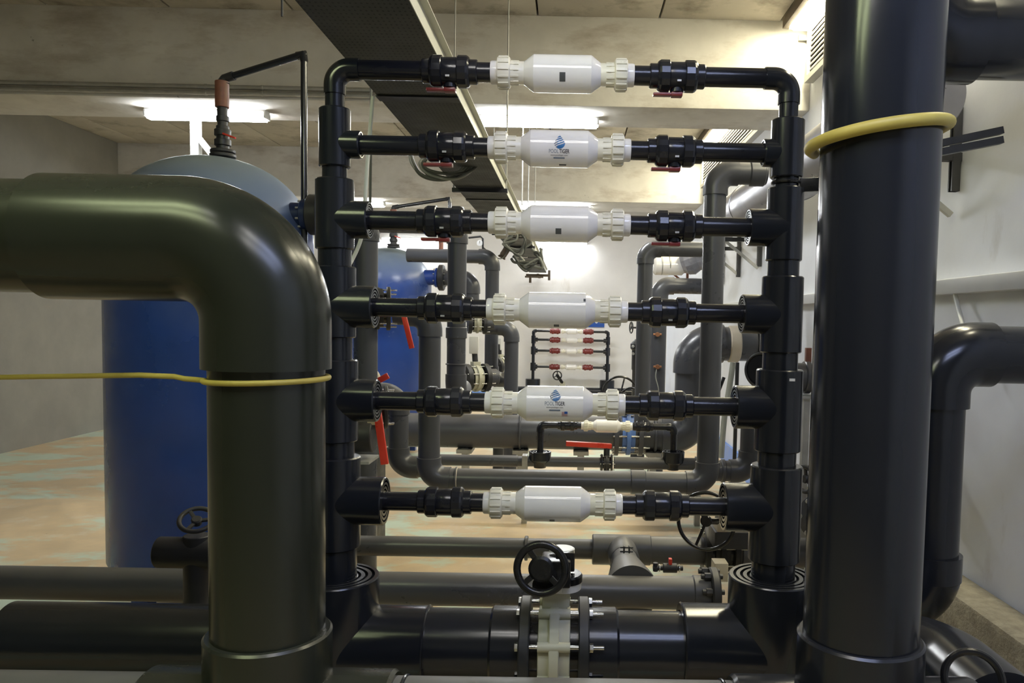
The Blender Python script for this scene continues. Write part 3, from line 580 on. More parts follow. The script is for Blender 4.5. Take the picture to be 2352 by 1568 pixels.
# flange ring and small wheel seen between the riser and the right foreground pipe
c = P(1893, 1190, 4.3); t = thing('gear_valve', 'dark ribbed flange and edge-on wheel between right riser and thick right pipe', 'valve', c-Z*.2)
bm = NB(); M = frame(c, Vector((-.5, -1, 0))); lathe(bm, M, [(-.05, 0), (-.05, .12), (-.05, .145), (.0, .145), (.01, .12), (.01, .10), (.03, .08), (.03, 0)], 40); part('flange', bm, 'pvc_dusty', t)
for q in range(8): a = 2*PI*q/8; p = M @ Vector((.128*math.cos(a), .128*math.sin(a), 0)); bm = NB(); cyl(bm, p, p+(M.to_3x3() @ Z)*.03, .012, seg=8); part('bolt', bm, 'galv', t)
wc = P(1849, 1100, 4.4); wheel_part(t, frame(wc, Vector((-1, -.45, 0)), Z), .085, .013, [math.radians(a) for a in (90, 210, 330)], 'blackiron', hub=.25)
bm = NB(); cyl(bm, wc, wc+Vector((.30, .1, 0)), .011, seg=12); cyl(bm, wc+Vector((.12, .05, -.05)), c+Vector((0, .05, .1)), .03, seg=12); part('shaft', bm, 'blackiron', t)
bm = NB(); p = P(1890, 1180, 4.75); cyl(bm, Vector((p.x, 4.75, 0)), Vector((p.x, 4.75, p.z+.3)), .05, seg=20); part('post', bm, 'pvc_dusty', t)

# ------------------------------------------------------------------ loop with two legs behind the rack
DU = 5.2; r = S(25, DU); zt = P(1300, 1104, DU).z
a, b = P(985, 1104, DU), P(1624, 1104, DU); a.z = b.z = zt
aT = Vector((a.x, DU, P(985, 722, DU).z)); bT = Vector((b.x, DU, P(1630, 397, DU).z))
loop = pipeline('pipe_loop', 'grey pipe loop across the middle with a tall leg at each side', [Vector((P(905, 722, DU).x, DU, aT.z)), aT, a, b, bT, Vector((P(1760, 397, DU).x, DU, bT.z))], r,
                couplings=[(Vector((P(1465, 1104, DU).x, DU, zt)), X, .10), (Vector((P(1048, 1104, DU).x, DU, zt)), X, .012), (Vector((P(1738, 397, DU).x, DU, bT.z)), X, .10)])
bm = NB(); torus(bm, frame((P(1050, 1104, DU).x, DU, zt), X), r+.002, .004, 40, 8); part('cable_tie', bm, 'tape', loop)
D4 = 5.7; rr = S(23, D4); a = P(915, 1072, D4); aT = P(915, 905, D4); b = P(1560, 1072, D4); b.z = a.z
pipeline('pipe_loop', 'second grey pipe loop just behind, seen left of the longer leg', [Vector((P(860, 905, D4).x, D4, aT.z)), aT.xyz, a, Vector((P(1010, 0, D4).x, D4, a.z))], rr)
# grey stub and standing pipe at right of the loop
D5 = 5.5; a = P(1600, 1080, D5); b = P(1722, 1080, D5); b.z = a.z
pipeline('side_pipe', 'short grey pipe beside the right elbow, turning up into a standing pipe', [a, b, Vector((b.x, D5, P(1722, 962, D5).z))], S(24, D5), couplings=[(Vector((P(1660, 1080, D5).x, D5, a.z)), X, .03), (Vector((b.x, D5, P(1722, 1052, D5).z)), Z, .03)])

# wafer valves with red levers beside the left riser
def lever_valve(px, py, d, R, label, lv, yaw=0.0, body='blackiron', drop=False):
    c = P(px, py, d); t = thing('lever_valve', label, 'valve', c-Z*R, 'red lever valves'); M = Matrix.Translation(c) @ Matrix.Rotation(yaw, 4, 'Z') @ Matrix.Rotation(math.radians(50), 4, 'X')
    butterfly(t, M, R*.6, R*.5, R, 6, body=body, detail=False)
    bm = NB(); cyl(bm, c, Vector(P(*lv[0], d-.22)), .022, seg=16); part('stem', bm, 'blackiron', t)
    p0, p1 = P(*lv[0], d-.22), P(*lv[1], d-.22); bm = NB(); bar(bm, p0, p1, lv[2], .02, Y, .004); part('lever', bm, 'red', t)
    if drop: bm = NB(); cyl(bm, Vector((c.x, c.y+.05, 0)), c+Y*.05, R*.55, seg=28); part('drop_pipe', bm, 'pvc_dusty', t)
    return t
lever_valve(868, 708, 4.9, S(50, 4.9), 'black wafer valve with red lever hanging down in front of the farther blue tank', [(926, 718), (946, 800), .030], .25)
lever_valve(862, 935, 4.3, S(50, 4.3), 'dark wafer valve with the longest red lever, left of the second loop', [(864, 925), (884, 1066), .040], .25)
lever_valve(838, 905, 5.4, S(40, 5.4), 'dark wafer valve whose short red lever points right and upward', [(862, 878), (892, 862), .040], .2, drop=True)
c = P(838, 872, 6.4); t = thing('filter_pump', 'beige round-topped pump on a dark base behind the left riser', 'pump', (c.x, 6.4, 0))
bm = NB(); lathe(bm, frame(c-Vector((0, .02, .02)), Vector((.2, -1, 0))), [(-.2, 0), (-.2, .10), (-.16, .13), (.04, .13), (.06, .11), (.06, 0)], 40); part('casing', bm, 'beige', t)
bm = NB(); box(bm, (c.x, 6.4, (c.z-.1)/2), (.26, .4, c.z-.1), None, .02); part('pedestal', bm, 'blackiron', t)
bm = NB(); box(bm, (c.x+.05, 6.1, c.z-.02), (.30, .03, .008)); part('rim_plate', bm, 'galv', t)
p = P(838, 1000, 4.2); t = thing('motor_stand', 'dark pump motor on a steel stand beside the long red lever', 'motor', (p.x, 4.2, 0))
bm = NB(); cyl(bm, p+Vector((-.12, .0, 0)), p+Vector((.05, .0, 0)), .09, seg=32); part('motor', bm, 'blackiron', t)
for q in (-.05, .05): bm = NB(); box(bm, p+Vector((q, -.03, .075)), (.05, .04, .02), None, .003); part('lug', bm, 'beige', t)
bm = NB(); box(bm, p+Vector((-.07, 0, -.13)), (.24, .22, .015)); part('plate', bm, 'galv', t)
for q in (-.17, -.085): bm = NB(); box(bm, Vector((p.x+q, 4.2, (p.z-.13)/2)), (.03, .2, p.z-.13)); part('stand_leg', bm, 'galv', t)

# ------------------------------------------------------------------ blue filter tanks
def tank(px, d, R, ytop, label, nozzle, flange_px, nm_='blue'):
    cx = P(px, ytop, d).x; zt = P(px, ytop, d).z; t = thing('filter_tank', label, 'tank', (cx, d, 0), 'blue filter tanks'); hd = R*.86
    prof = [(.16, 0), (.16, R*.5), (.24, R*.85), (.38, R)] + [(zt-hd, R)] + [(zt-hd+hd*math.sin(a), R*math.cos(a)**.92) for a in [PI/2*i/16 for i in range(1, 16)]] + [(zt, 0)]
    bm = NB(); lathe(bm, frame((cx, d, 0), Z), prof, 96); part('shell', bm, 'tankblue', t, ang=50)
    for q in range(4): a = PI/4+PI/2*q; bm = NB(); box(bm, (cx+R*.7*math.cos(a), d+R*.7*math.sin(a), .15), (.10, .10, .30)); part('leg', bm, 'tankblue', t)
    zn = P(*nozzle[:2], d).z; rn = S(nozzle[2], d); xe = P(flange_px, nozzle[1], d).x
    bm = NB(); cyl(bm, (cx, d-.1, zn), (xe, d-.1, zn), rn, seg=40); part('nozzle', bm, nm_, t)
    bm = NB(); cyl(bm, (xe, d-.1, zn), (xe+.04, d-.1, zn), rn*1.3, seg=40); part('nozzle_flange', bm, nm_, t)
    bm = NB(); cyl(bm, (xe+.045, d-.1, zn), (xe+.12, d-.1, zn), rn*1.72, seg=40); part('valve_flange', bm, 'blackiron', t)
    for q in range(8): a = 2*PI*(q+.5)/8; bm = NB(); c = Vector((xe+.012, d-.1+rn*1.15*math.sin(a), zn+rn*1.15*math.cos(a))); cyl(bm, c-X*.03, c+X*.13, rn*.09, seg=8); part('bolt', bm, 'galv', t)
    return t, cx, zt
TK1 = tank(487, 5.0, .61, 362, 'nearest blue filter tank with pale dusty dome, behind the big grey elbow', (680, 497, 26), 707, 'navy')
TK2 = tank(890, 10.8, .60, 569, 'farther blue filter tank between the left riser and the grey pipes', (985, 638, 17), 1003)
bm = NB(); p = P(985, 638, 10.7); zz = p.z; xa = P(1020, 638, 10.7).x; xb = P(1084, 638, 10.7).x
pipeline('tank_outlet', 'grey outlet pipe of the farther tank bending down behind the standing pipe', [Vector((xa, 10.7, zz)), Vector((xb, 10.7, zz)), Vector((xb, 10.7, P(1084, 740, 10.7).z))], S(17, 10.7))
bm.free()
xs1 = P(722, 497, 4.9); pipeline('tank_outlet', 'dark outlet pipe of the nearest tank behind the left riser', [Vector((xs1.x+.12, 4.9, xs1.z)), Vector((xs1.x+.32, 4.9, xs1.z)), Vector((xs1.x+.32, 4.9, 0))], S(27, 4.9))
def vent(d, base, brown, top, corner, drop, label, k=1.0):
    """air-vent line on a tank: flange, ball valve, brown fitting, sloping pipe and drop pipe"""
    s = S(1, d)*k; b0 = P(*base, d); t = thing('tank_vent', label, 'vent pipe', b0, 'tank vent lines'); br = P(*brown, d); tp = P(*top, d); co = P(*corner, d-.1); dr = P(*drop, d-.1); dr.x, dr.y = co.x, co.y
    bm = NB(); cyl(bm, b0, b0+Z*8*s, 28*s, seg=28); cyl(bm, b0+Z*10*s, b0+Z*17*s, 27*s, seg=28); part('flange', bm, 'blackiron', t)
    bm = NB(); cyl(bm, b0+Z*15*s, b0+Z*70*s, 14*s, seg=20); cyl(bm, b0+Z*26*s, b0+Z*40*s, 18*s, seg=20); cyl(bm, b0+Z*48*s, b0+Z*62*s, 18*s, seg=20); part('valve', bm, 'blackiron', t)
    bm = NB(); bar(bm, b0+Vector((8*s, -16*s, 50*s)), b0+Vector((36*s, -18*s, 40*s)), 8*s, 4*s, None, s); part('lever', bm, 'red', t)
    bm = NB(); cyl(bm, b0+Z*66*s, br-Z*20*s, 11*s, seg=16); cyl(bm, b0+Z*80*s, b0+Z*92*s, 14*s, seg=16); part('union', bm, 'blackiron', t)
    bm = NB(); cyl(bm, br-Z*30*s, br+Z*28*s, 15*s, seg=24); part('fitting', bm, 'redbrown', t)
    bm = NB(); cyl(bm, br+Z*25*s, tp, 10*s, seg=16); sweep(bm, [tp-Z*12*s, tp, tp+(co-tp).normalized()*22*s], 10*s, 16); part('elbow', bm, 'blackiron', t)
    bm = NB(); cyl(bm, tp, co, 7.5*s, seg=20); part('pipe', bm, 'pvc', t); bm = NB(); cyl(bm, co, dr, 7*s, seg=20); part('pipe', bm, 'pvc', t)
    bm = NB(); sweep(bm, [co+(tp-co).normalized()*16*s, co, co-Z*16*s], 9*s, 16); part('elbow', bm, 'pvc', t); return t
vent(5.0, (512, 362), (510, 216), (517, 180), (698, 124), (700, 560), 'dark vent line with brown fitting and red lever on the nearest tank')
vent(10.4, (904, 569), (904, 496), (904, 476), (1033, 456), (1033, 560), 'vent line with brown fitting on the farther tank', .52)

# ------------------------------------------------------------------ pipes at the left, in the middle distance
D6 = 6.1; r6 = S(21.5, D6); yb = P(1048, 516, D6).z; xa = P(828, 516, D6).x; xb = P(1049, 700, D6).x
pipeline('standing_pipe', 'tall grey pipe left of the rack centre with a crosspiece behind the third row', [Vector((xa, D6, P(828, 690, D6).z)), Vector((xa, D6, yb)), Vector((xb, D6, yb)), Vector((xb, D6, P(1049, 902, D6).z)), Vector((xb, D6+.4, P(1049, 902, D6).z))], r6,
         couplings=[(Vector((xb, D6, P(1049, 764, D6).z)), Z, S(26, D6)), (Vector((xb, D6, P(1049, 836, D6).z)), Z, .01), (Vector((xa, D6, P(828, 605, D6).z)), Z, S(60, D6))])
D7 = 9.2; r7 = S(15.5, D7); z7 = P(1040, 588, D7).z; xb = P(1130, 700, D7).x
l2 = pipeline('bend_pipe', 'grey pipe crossing above the farther tank and dropping at its right', [Vector((P(935, 588, D7).x, D7, z7)), Vector((xb, D7, z7)), Vector((xb, D7, P(1130, 872, D7).z)), Vector((xb+.25, D7+.1, P(1130, 872, D7).z))], r7)
bm = NB(); p = P(1013, 560, D7); cyl(bm, p-Z*.07, p+Z*.05, .026, seg=16); part('brass_fitting', bm, 'redbrown', l2)
bm = NB(); bar(bm, p+Z*.06-X*.02, p+Vector((.10, 0, .07)), .03, .03, None, .004); part('tap_handle', bm, 'blackiron', l2)
D8 = 8.9; r8 = S(16, D8); z8 = P(1150, 752, D8).z; xb = P(1175, 800, D8).x
pipeline('bend_pipe', 'fatter grey pipe bending down just left of the small far rack', [Vector((P(1110, 752, D8).x, D8, z8)), Vector((xb, D8, z8)), Vector((xb, D8, 0))], r8, couplings=[(Vector((xb, D8, P(1175, 778, D8).z)), Z, .06)])
p = P(1102, 558, 9.6); t = thing('pressure_gauge', 'small white round gauge on a thin pipe above the crossing grey pipe', 'gauge', p-Z*.1)
bm = NB(); lathe(bm, frame(p, -Y), [(-.02, 0), (-.02, .035), (.01, .037), (.012, .03), (.012, 0)], 24); part('dial', bm, 'label_white', t)
bm = NB(); sweep(bm, [P(1076, 546, 9.6), P(1104, 543, 9.6), P(1109, 548, 9.6), P(1109, 575, 9.6)], .012, 12); part('thin_pipe', bm, 'blackiron', t)
bm = NB(); box(bm, p+Vector((0, -.014, .008)), (.006, .002, .03)); part('needle', bm, 'black', t)
bm = NB(); sweep(bm, smooth_pts([P(1110, 568, 9.6), P(1130, 585, 9.7), P(1148, 594, 9.8), P(1158, 588, 9.9), P(1166, 572, 10.0)], 6), .006, 8); solo('gauge_cable', 'thin dark cable from the white gauge to the tray', 'cable', bm, 'cable')
def far_valve(px, py, d, R, label, yaw, act=None, drop=False):
    c = P(px, py, d); t = thing('flanged_valve', label, 'valve', c-Z*R, 'cream flanged valves'); M = Matrix.Translation(c) @ Matrix.Rotation(yaw, 4, 'Z')
    butterfly(t, M, R*.6, R*.7, R, 8, detail=False, fl_w=R*.35)
    if act: q = P(*act[:2], d); bm = NB(); box(bm, q, (S(act[2], d), S(act[2], d)*.8, S(act[3], d)), None, .01); part('actuator', bm, 'lampbody', t); bm = NB(); cyl(bm, c+Z*R*.8, q, .03, seg=12); part('stem', bm, 'blackiron', t)
    for s in (1,): bm = NB(); e = M.to_3x3() @ X; cyl(bm, c+e*s*R*.7, c+e*s*(R*1.6), R*.62, seg=28); part('pipe_end', bm, 'pvc_dusty', t)
    if drop: bm = NB(); cyl(bm, Vector((c.x, c.y, 0)), c-Z*R*.8, R*.5, seg=24); part('drop_pipe', bm, 'blackiron', t)
far_valve(1096, 742, 8.6, S(24, 8.6), 'small cream flanged valve high up beside the fatter bend pipe', .25)
far_valve(1092, 868, 8.2, S(33, 8.2), 'large cream flanged valve with white actuator box, low at the left', .55, (1089, 792, 21, 40))
far_valve(1147, 842, 9.8, S(25, 9.8), 'dark-bolted cream valve with narrow white actuator between the grey pipes', 1.0, (1146, 790, 12, 28), True)

# ------------------------------------------------------------------ great pipe across the background and its small bypass
D9 = 8.3; r9 = S(39, D9); z9 = P(1300, 993, D9).z; x9 = lambda px: P(px, 993, D9).x; xb = x9(1586)
t = pipeline('great_pipe', 'very wide dusty grey pipe crossing the background at knee height, with big elbow up', [Vector((x9(780), D9, z9)), Vector((xb, D9, z9)), Vector((xb, D9, P(1586, 788, D9).z)), Vector((P(1735, 788, D9).x, D9, P(1586, 788, D9).z))], r9, rc=1.25, couplings=[(Vector((x9(1196), D9, z9)), X, .02), (Vector((x9(1503), D9, z9)), X, .03)])
zz = P(1586, 788, D9).z; bm = NB(); cyl(bm, (P(1672, 788, D9).x, D9, zz), (P(1697, 788, D9).x, D9, zz), r9*1.08, seg=48); part('wrap_band', bm, 'tape', t, 'beige tape wrap')
bm = NB(); cyl(bm, (P(1735, 788, D9).x, D9, zz), (P(1745, 788, D9).x, D9, zz), r9*1.3, seg=48); part('flange', bm, 'blackiron', t)
cx_ = P(1442, 1010, D9-.02); t = thing('wafer_valve', 'blue-bodied wafer valve between bolted flanges on the wide background pipe', 'valve', cx_-Z*.2)
butterfly(t, Matrix.Translation((cx_.x, D9, z9)), r9*.9, S(30, D9), r9*1.32, 10, body='valveblue', flange='pvc_dusty', detail=False, fl_w=S(10, D9))
wheel_part(t, frame(P(1425, 905, D9-.3), Vector((.1, -1, .25)), Z), S(42, D9), S(2.5, D9), [math.radians(a) for a in (75, 195, 315)], 'black', hub=.15)
wheel_part(t, frame(P(1448, 918, D9-.1), Vector((-.6, -1, .25)), Z), S(30, D9), S(2.5, D9), [math.radians(a) for a in (45, 165, 285)], 'black', hub=.15)
bm = NB(); cyl(bm, P(1432, 905, D9-.25), Vector((cx_.x, D9, z9+r9)), .03, seg=12); part('stem', bm, 'blackiron', t)
for px in (1070, 1197, 1335, 1500):
    x = x9(px); bm = NB(); box(bm, (x, D9, (z9-r9)/2), (.07, .12, z9-r9+.01)); box(bm, (x, D9, z9-r9-.02), (.16, .3, .04)); solo('pipe_stand', 'steel stand under the wide background pipe, %s' % {1070: 'leftmost', 1197: 'below its thin joint ring', 1335: 'below the red lever', 1500: 'rightmost, under the blue valve'}[px], 'stand', bm, 'galv', 'stands under the wide pipe')
# bypass with one cell
DB = 7.2; kb = DB/F; zb = P(1390, 1062, DB).z; xb_ = lambda px: P(px, 1062, DB).x
t = thing('bypass_line', 'low grey pipe carrying the single small cell, with two cup-shaped tees', 'pipe', (xb_(1390), DB, zb-.06))
for a, b, r in ((1000, 1190, 13), (1180, 1380, 12), (1410, 1620, 14)): bm = NB(); cyl(bm, (xb_(a), DB, zb), (xb_(b), DB, zb), r*kb, seg=32); part('pipe', bm, 'pvc_dusty', t)
for px in (1206, 1604): bm = NB(); box(bm, (xb_(px), DB, zb/2), (.05, .06, zb)); box(bm, (xb_(px), DB, zb), (.05, .13, .12)); part('stand', bm, 'galv', t)
zc_ = P(1390, 978, DB).z
for px in (1240, 1546):
    x = xb_(px); zt = P(px, 1036, DB).z; bm = NB(); lathe(bm, frame((x, DB, zb-14*kb), Z), [(0, 0), (0, 14*kb), (12*kb, 18*kb), (18*kb, 25*kb)]+[(z_+0, q) for z_, q in rings(zt-zb+14*kb, 26*kb, 9*kb, 2)], 40); part('cup_tee', bm, 'pvc', t)
    s = 1 if px < 1400 else -1; p = Vector((x, DB, zc_)); bm = NB(); pts, T = arc(p, Z, X*s, 11*kb); sweep(bm, [p-Z*(T+.02)]+pts+[p+X*s*(T+.02)], 9*kb, 24); part('elbow', bm, 'pvc', t)
    bm = NB(); cyl(bm, (x, DB, zb), (x, DB, zc_-.02), 7.5*kb, seg=24); part('pipe', bm, 'pvc_black', t); bm = NB(); cyl(bm, (x+s*.02, DB, zc_), (xb_(1345 if s > 0 else 1440), DB, zc_), 7.5*kb, seg=24); part('pipe', bm, 'pvc_black', t)
Mc = Matrix.Translation((xb_(1392), DB, zc_)) @ scl(115/316*2.65/2.65*DB/D, 1.12, 1.12) if False else Matrix.Translation((xb_(1392), DB, zc_))
t = thing('flow_cell', 'single small white cell above the wide background pipe', 'water cell', (xb_(1392), DB, zc_), None, Mc)
place('body', CELL[0], t, Mc)
for s in (0, 1): place('neck', CELL[1][s], t, Mc); place('union_nut', CELL[2][s], t, Mc); place('end_collar', CELL[3][s], t, Mc)
for px, lb in ((1302, 'left'), (1475, 'right')):
    M = Matrix.Translation((xb_(px), DB, zc_)) @ Matrix.Rotation(2.4, 4, 'X'); t = thing('ball_valve', 'tiny black ball valve %s of the single background cell' % lb, 'valve', M.translation, None, M)
    for a in ('body', 'nutl', 'nutr', 'sockl', 'sockr'): place({'b': 'body', 'n': 'union_nut', 's': 'socket'}[a[0]], VM[a], t, M)
t = thing('lever_valve', 'small wafer valve with a long level red lever under the background cell', 'valve', (xb_(1395), DB, zb-.1), 'red lever valves')
butterfly(t, Matrix.Translation((xb_(1393), DB, zb)), .05, 12*kb, 20*kb, 6, body='blackiron', flange='pvc', detail=True)
bm = NB(); cyl(bm, (xb_(1393), DB, zb+.04), (xb_(1393), DB, P(1393, 1024, DB).z), 7*kb, seg=12); part('stem', bm, 'blackiron', t)
bm = NB(); a, b = P(1300, 1018, DB), P(1405, 1024, DB); bar(bm, a, b, 11*kb, 14*kb, Y, .006); part('lever', bm, 'red', t, 'long red lever')

# ------------------------------------------------------------------ right side, middle distance
DR = 8.2 - .9; rr = S(17.5, DR); xa = P(1480, 700, DR).x; zz = P(1500, 571, DR).z
pipeline('bend_pipe', 'slim grey pipe turning right near the top, right of the small far rack', [Vector((xa, DR, .9)), Vector((xa, DR, zz)), Vector((P(1612, 571, DR).x, DR, zz))], rr, couplings=[(Vector((xa, DR, P(1480, 596, DR).z)), Z, .04)])
DR2 = 9.6; rr = S(18, DR2); xa = P(1514, 700, DR2).x; zz = P(1530, 656, DR2).z
t = pipeline('bend_pipe', 'lower dusty pipe turning right behind the slim one, with two brass taps', [Vector((xa, DR2, 0)), Vector((xa, DR2, zz)), Vector((P(1640, 656, DR2).x, DR2, zz))], rr, rc=1.3)
for py in (768, 842):
    p = P(1510, py, DR2-.12); bm = NB(); cyl(bm, p+Y*.03, p-Y*.04, .028, seg=12); cyl(bm, p-X*.05, p+X*.05, .015, seg=10); part('brass_tap', bm, 'brass', t)
bm = NB(); sweep(bm, smooth_pts([P(1508, 848, DR2-.17), P(1506, 866, DR2-.18), P(1512, 890, DR2-.18), P(1514, 915, DR2-.18)], 6), .006, 8); part('hose', bm, 'cable_light', t)
p = P(1500, 610, 9.9); q = P(1572, 606, 9.9); q.z = p.z
t = thing('wrapped_pipe', 'white pipe end with grey tape wrapping beside the slim bend', 'pipe', p-Z*.1)
bm = NB(); cyl(bm, p, q, S(21, 9.9), seg=36, ch=.03); part('white_sleeve', bm, 'pvc_white', t)
bm = NB(); cyl(bm, P(1518, 610, 9.9), P(1521, 610, 9.9), S(21.6, 9.9), seg=36); cyl(bm, P(1536, 609, 9.9), P(1539, 609, 9.9), S(21.6, 9.9), seg=36); part('seam', bm, 'galv', t)
bm = NB(); M = frame(P(1566, 604, 9.8), Vector((1, -.3, .35))); lathe(bm, M, [(0, 0), (0, .12), (.05, .17), (.12, .19), (.2, .16), (.24, .18), (.34, .14), (.34, 0)], 14); part('tape_wrap', bm, 'greytape', t, ang=10)
p = P(1556, 622, 10.1); bm = NB(); box(bm, p+Vector((0, .1, 0)), (.30, .2, .03)); bar(bm, p+Vector((.13, 0, 0)), p+Vector((.13, 0, -.16)), .03, .03); bar(bm, p+Vector((-.10, 0, 0)), p+Vector((.06, 0, -.13)), .025, .025)
solo('pipe_bracket', 'rusty brown bracket holding the tape-wrapped pipe', 'bracket', bm, 'redbrown')
c = P(1456, 835, 9.9); t = thing('gate_valve', 'dark flanged gate valve with a thin edge-on wheel left of the slim pipe', 'valve', (c.x, 9.9, 0))
bm = NB(); lathe(bm, frame((c.x+.07, 9.9, P(1456, 800, 9.9).z), Z), [(-1.55, 0), (-1.55, .09), (-.28, .09), (-.26, .10), (-.02, .10), (0, .12), (.06, .12), (.12, .06), (.12, 0)], 28); part('body', bm, 'blackiron', t)
for z_ in (795, 812): p = P(1454, z_, 9.8); bm = NB(); cyl(bm, p, p-Y*.03, .018, seg=8); part('bolt', bm, 'galv', t)
wc = P(1450, 752, 9.9); wheel_part(t, frame(wc, Vector((-1, -.22, 0)), Z), S(14, 9.9), .008, [math.radians(a) for a in (90, 210, 330)], 'blackiron', hub=.2)
bm = NB(); cyl(bm, wc, wc+X*.14, .012, seg=10); cyl(bm, wc+X*.12, Vector((wc.x+.12, wc.y, P(1456, 795, 9.9).z)), .02, seg=10); part('stem', bm, 'blackiron', t)
# big clad pipe along the right wall, on brackets
XD, ZD, RD = 1.80, H+1.20, .21
t = thing('clad_pipe', 'wide metal-clad pipe running along the upper right wall', 'pipe', (XD, 6, ZD-RD))
for ya, yb in ((4.05, 4.6), (4.6, 6.3), (6.3, 8.0), (8.0, 9.9)):
    bm = NB(); cyl(bm, (XD, ya+.003, ZD), (XD, yb-.003, ZD), RD, ch=.004, seg=64); part('cladding_section', bm, 'clad', t)
for yy in (4.6, 6.3, 8.0): bm = NB(); cyl(bm, (XD, yy-.03, ZD), (XD, yy+.03, ZD), RD+.006, seg=64); part('seam_band', bm, 'clad', t)
p = Vector((XD, 9.9, ZD)); bm = NB(); pts, T = arc(p+Y*.3, Y, -Z, .3); sweep(bm, [p]+pts+[p+Y*.3-Z*.6], RD, 48); part('elbow', bm, 'clad', t)
def wall_bracket(py_, y, label, zlow):
    t = thing('wall_bracket', label, 'bracket', (XR-.03, y, zlow), 'steel wall brackets')
    bm = NB(); zt = ZD-RD-.02
    for q in (-.018, .018): box(bm, (XR-.03, y+q, (zlow+zt+.3)/2), (.045, .012, zt+.3-zlow))
    box(bm, (XR-.012, y, (zlow+zt+.3)/2), (.012, .045, zt+.3-zlow)); part('upright', bm, 'blackiron', t)
    bm = NB(); box(bm, ((XR+XD-.28)/2, y, zt-.02), (XR-XD+.28, .045, .045)); part('arm', bm, 'blackiron', t)
    bm = NB(); bar(bm, (XR-.04, y, zt-.34), (XD-.05, y, zt-.04), .03, .03); part('brace', bm, 'galv', t)
for px, yl, lb in ((1658, 652, 'dark wall bracket just right of the tall loop leg'), (1695, 636, 'dark wall bracket with pale brace below the clad pipe'), (1743, 612, 'dark wall bracket beside the right riser below the third tee'), (2190, 440, 'big dark wall bracket at the right edge beyond the thick pipe')):
    p = PXW(px, yl, XR-.03); wall_bracket(0, p.y, lb, p.z)
# trunking on the right wall and its hose
p0, p1 = PXW(2214, 632, XR), PXW(1845, 690, XR); zz = (p0.z+p1.z)/2
bm = NB(); box(bm, (XR-.044, (2.6+11)/2, zz-.03), (.08, 8.4, .085), None, .006); solo('cable_trunking', 'pale grey cable trunking along the right wall', 'trunking', bm, 'trunking')
bm = NB(); a = PXW(2190, 655, XR-.06); sweep(bm, smooth_pts([a, a+Vector((0, -.05, -.10)), a+Vector((-.02, -.16, -.22)), a+Vector((-.05, -.3, -.45))], 8), .012, 12); solo('white_hose', 'white hose dropping from the trunking at the right edge', 'hose', bm, 'whitehose')
# black flange and pipe seen between riser and thick pipe
c = P(1750, 850, 6.2); t = thing('flanged_elbow', 'dark elbow with a round flange peeking out left of the right riser', 'pipe fitting', c-Z*.2)
bm = NB(); M = frame(c, Vector((-.75, -1, 0))); lathe(bm, M, [(-.06, 0), (-.06, .15), (0, .15), (0, .12), (.012, .115), (.012, 0)], 40); part('flange', bm, 'pvc', t)
bm = NB(); torus(bm, M, .135, .012, 48, 8); part('rim', bm, 'blackiron', t)
bm = NB(); sweep(bm, smooth_pts([c, c+Vector((.12, .15, 0)), c+Vector((.2, .25, -.1)), c+Vector((.22, .28, -.4)), Vector((c.x+.22, c.y+.28, .0))], 6), .10, 32); part('bend', bm, 'pvc', t)
a = P(1838, 866, 5.0); b = Vector((XR, 5.0, a.z)); t = thing('wall_pipe', 'grey pipe into the right wall with a collar, between riser and thick pipe', 'pipe', (a.x+.2, 5.0, 0))
bm = NB(); cyl(bm, a-X*.05, b-X*.01, S(33, 5), seg=40); part('pipe', bm, 'pvc_dusty', t)
bm = NB(); cyl(bm, a+X*.02, a+X*.06, S(38, 5), seg=40); part('collar', bm, 'pvc_dusty', t)
bm = NB(); x = P(1852, 900, 5.0).x; box(bm, (x, 5.0, (a.z-.12)/2), (.04, .05, a.z-.1)); box(bm, (x+.03, 5.0, a.z-.125), (.16, .12, .02)); part('post', bm, 'galv', t)
bm = NB(); box(bm, (x, 4.99, a.z+.13), (.035, .03, .12)); part('lug', bm, 'redbrown', t)
p = PXW(1688, 1020, XR-.3); bm = NB(); cyl(bm, Vector((p.x, p.y, 0)), Vector((p.x, p.y, P(1688, 832, p.y).z)), .022, seg=12); solo('support_post', 'slim dark post under the taped end of the wide elbow pipe', 'post', bm, 'blackiron')
p = P(1648, 905, 7.6); bm = NB(); bar(bm, p, P(1663, 866, 7.6), .03, .03, None, .004); solo('valve_lever', 'short black lever sticking up behind the tall loop leg', 'lever', bm, 'black')
bm = NB(); a = P(1684, 832, 8.1); sweep(bm, smooth_pts([a, a+Vector((-.03, 0, -.25)), a+Vector((-.08, -.02, -.6)), a+Vector((-.1, -.02, -1.0))], 6), .03, 12); solo('tape_strip', 'loose pale tape strip hanging from the wide elbow pipe', 'tape', bm, 'cable_light')
# pipe with elbow at the right edge, behind the thick pipe
DE = 3.0; rE = S(66, DE); xe = P(2143, 1000, DE).x
pipeline('edge_pipe', 'dark upright pipe with an elbow at top, at the right edge behind the thick pipe', [Vector((XR-.02, DE, P(2143, 812, DE).z)), Vector((xe, DE, P(2143, 812, DE).z)), Vector((xe, DE, P(2143, 1385, DE).z)), Vector((xe-.35, DE+.1, P(2143, 1385, DE).z))], rE, 'pvc', couplings=[(Vector((xe, DE, P(2143, 1305, DE).z)), Z, .08)], rc=1.35)
c = P(2260, 60, 3.1); pipeline('overhead_elbow', 'dark wide pipe elbow high at the right edge', [Vector((c.x-.3, 3.1, ZB+.2)), Vector((c.x-.3, 3.1, c.z-.05)), Vector((XR-.02, 3.1, c.z-.05))], .15, 'pvc', rc=1.25)
bm = NB(); bar(bm, P(2158, 330, 3.4), P(2300, 300, 3.4), .04, .03); bar(bm, P(2158, 350, 3.4), P(2300, 322, 3.4), .04, .03); solo('strut_rail', 'pair of black struts behind the yellow hose at the right edge', 'strut', bm, 'blackiron')
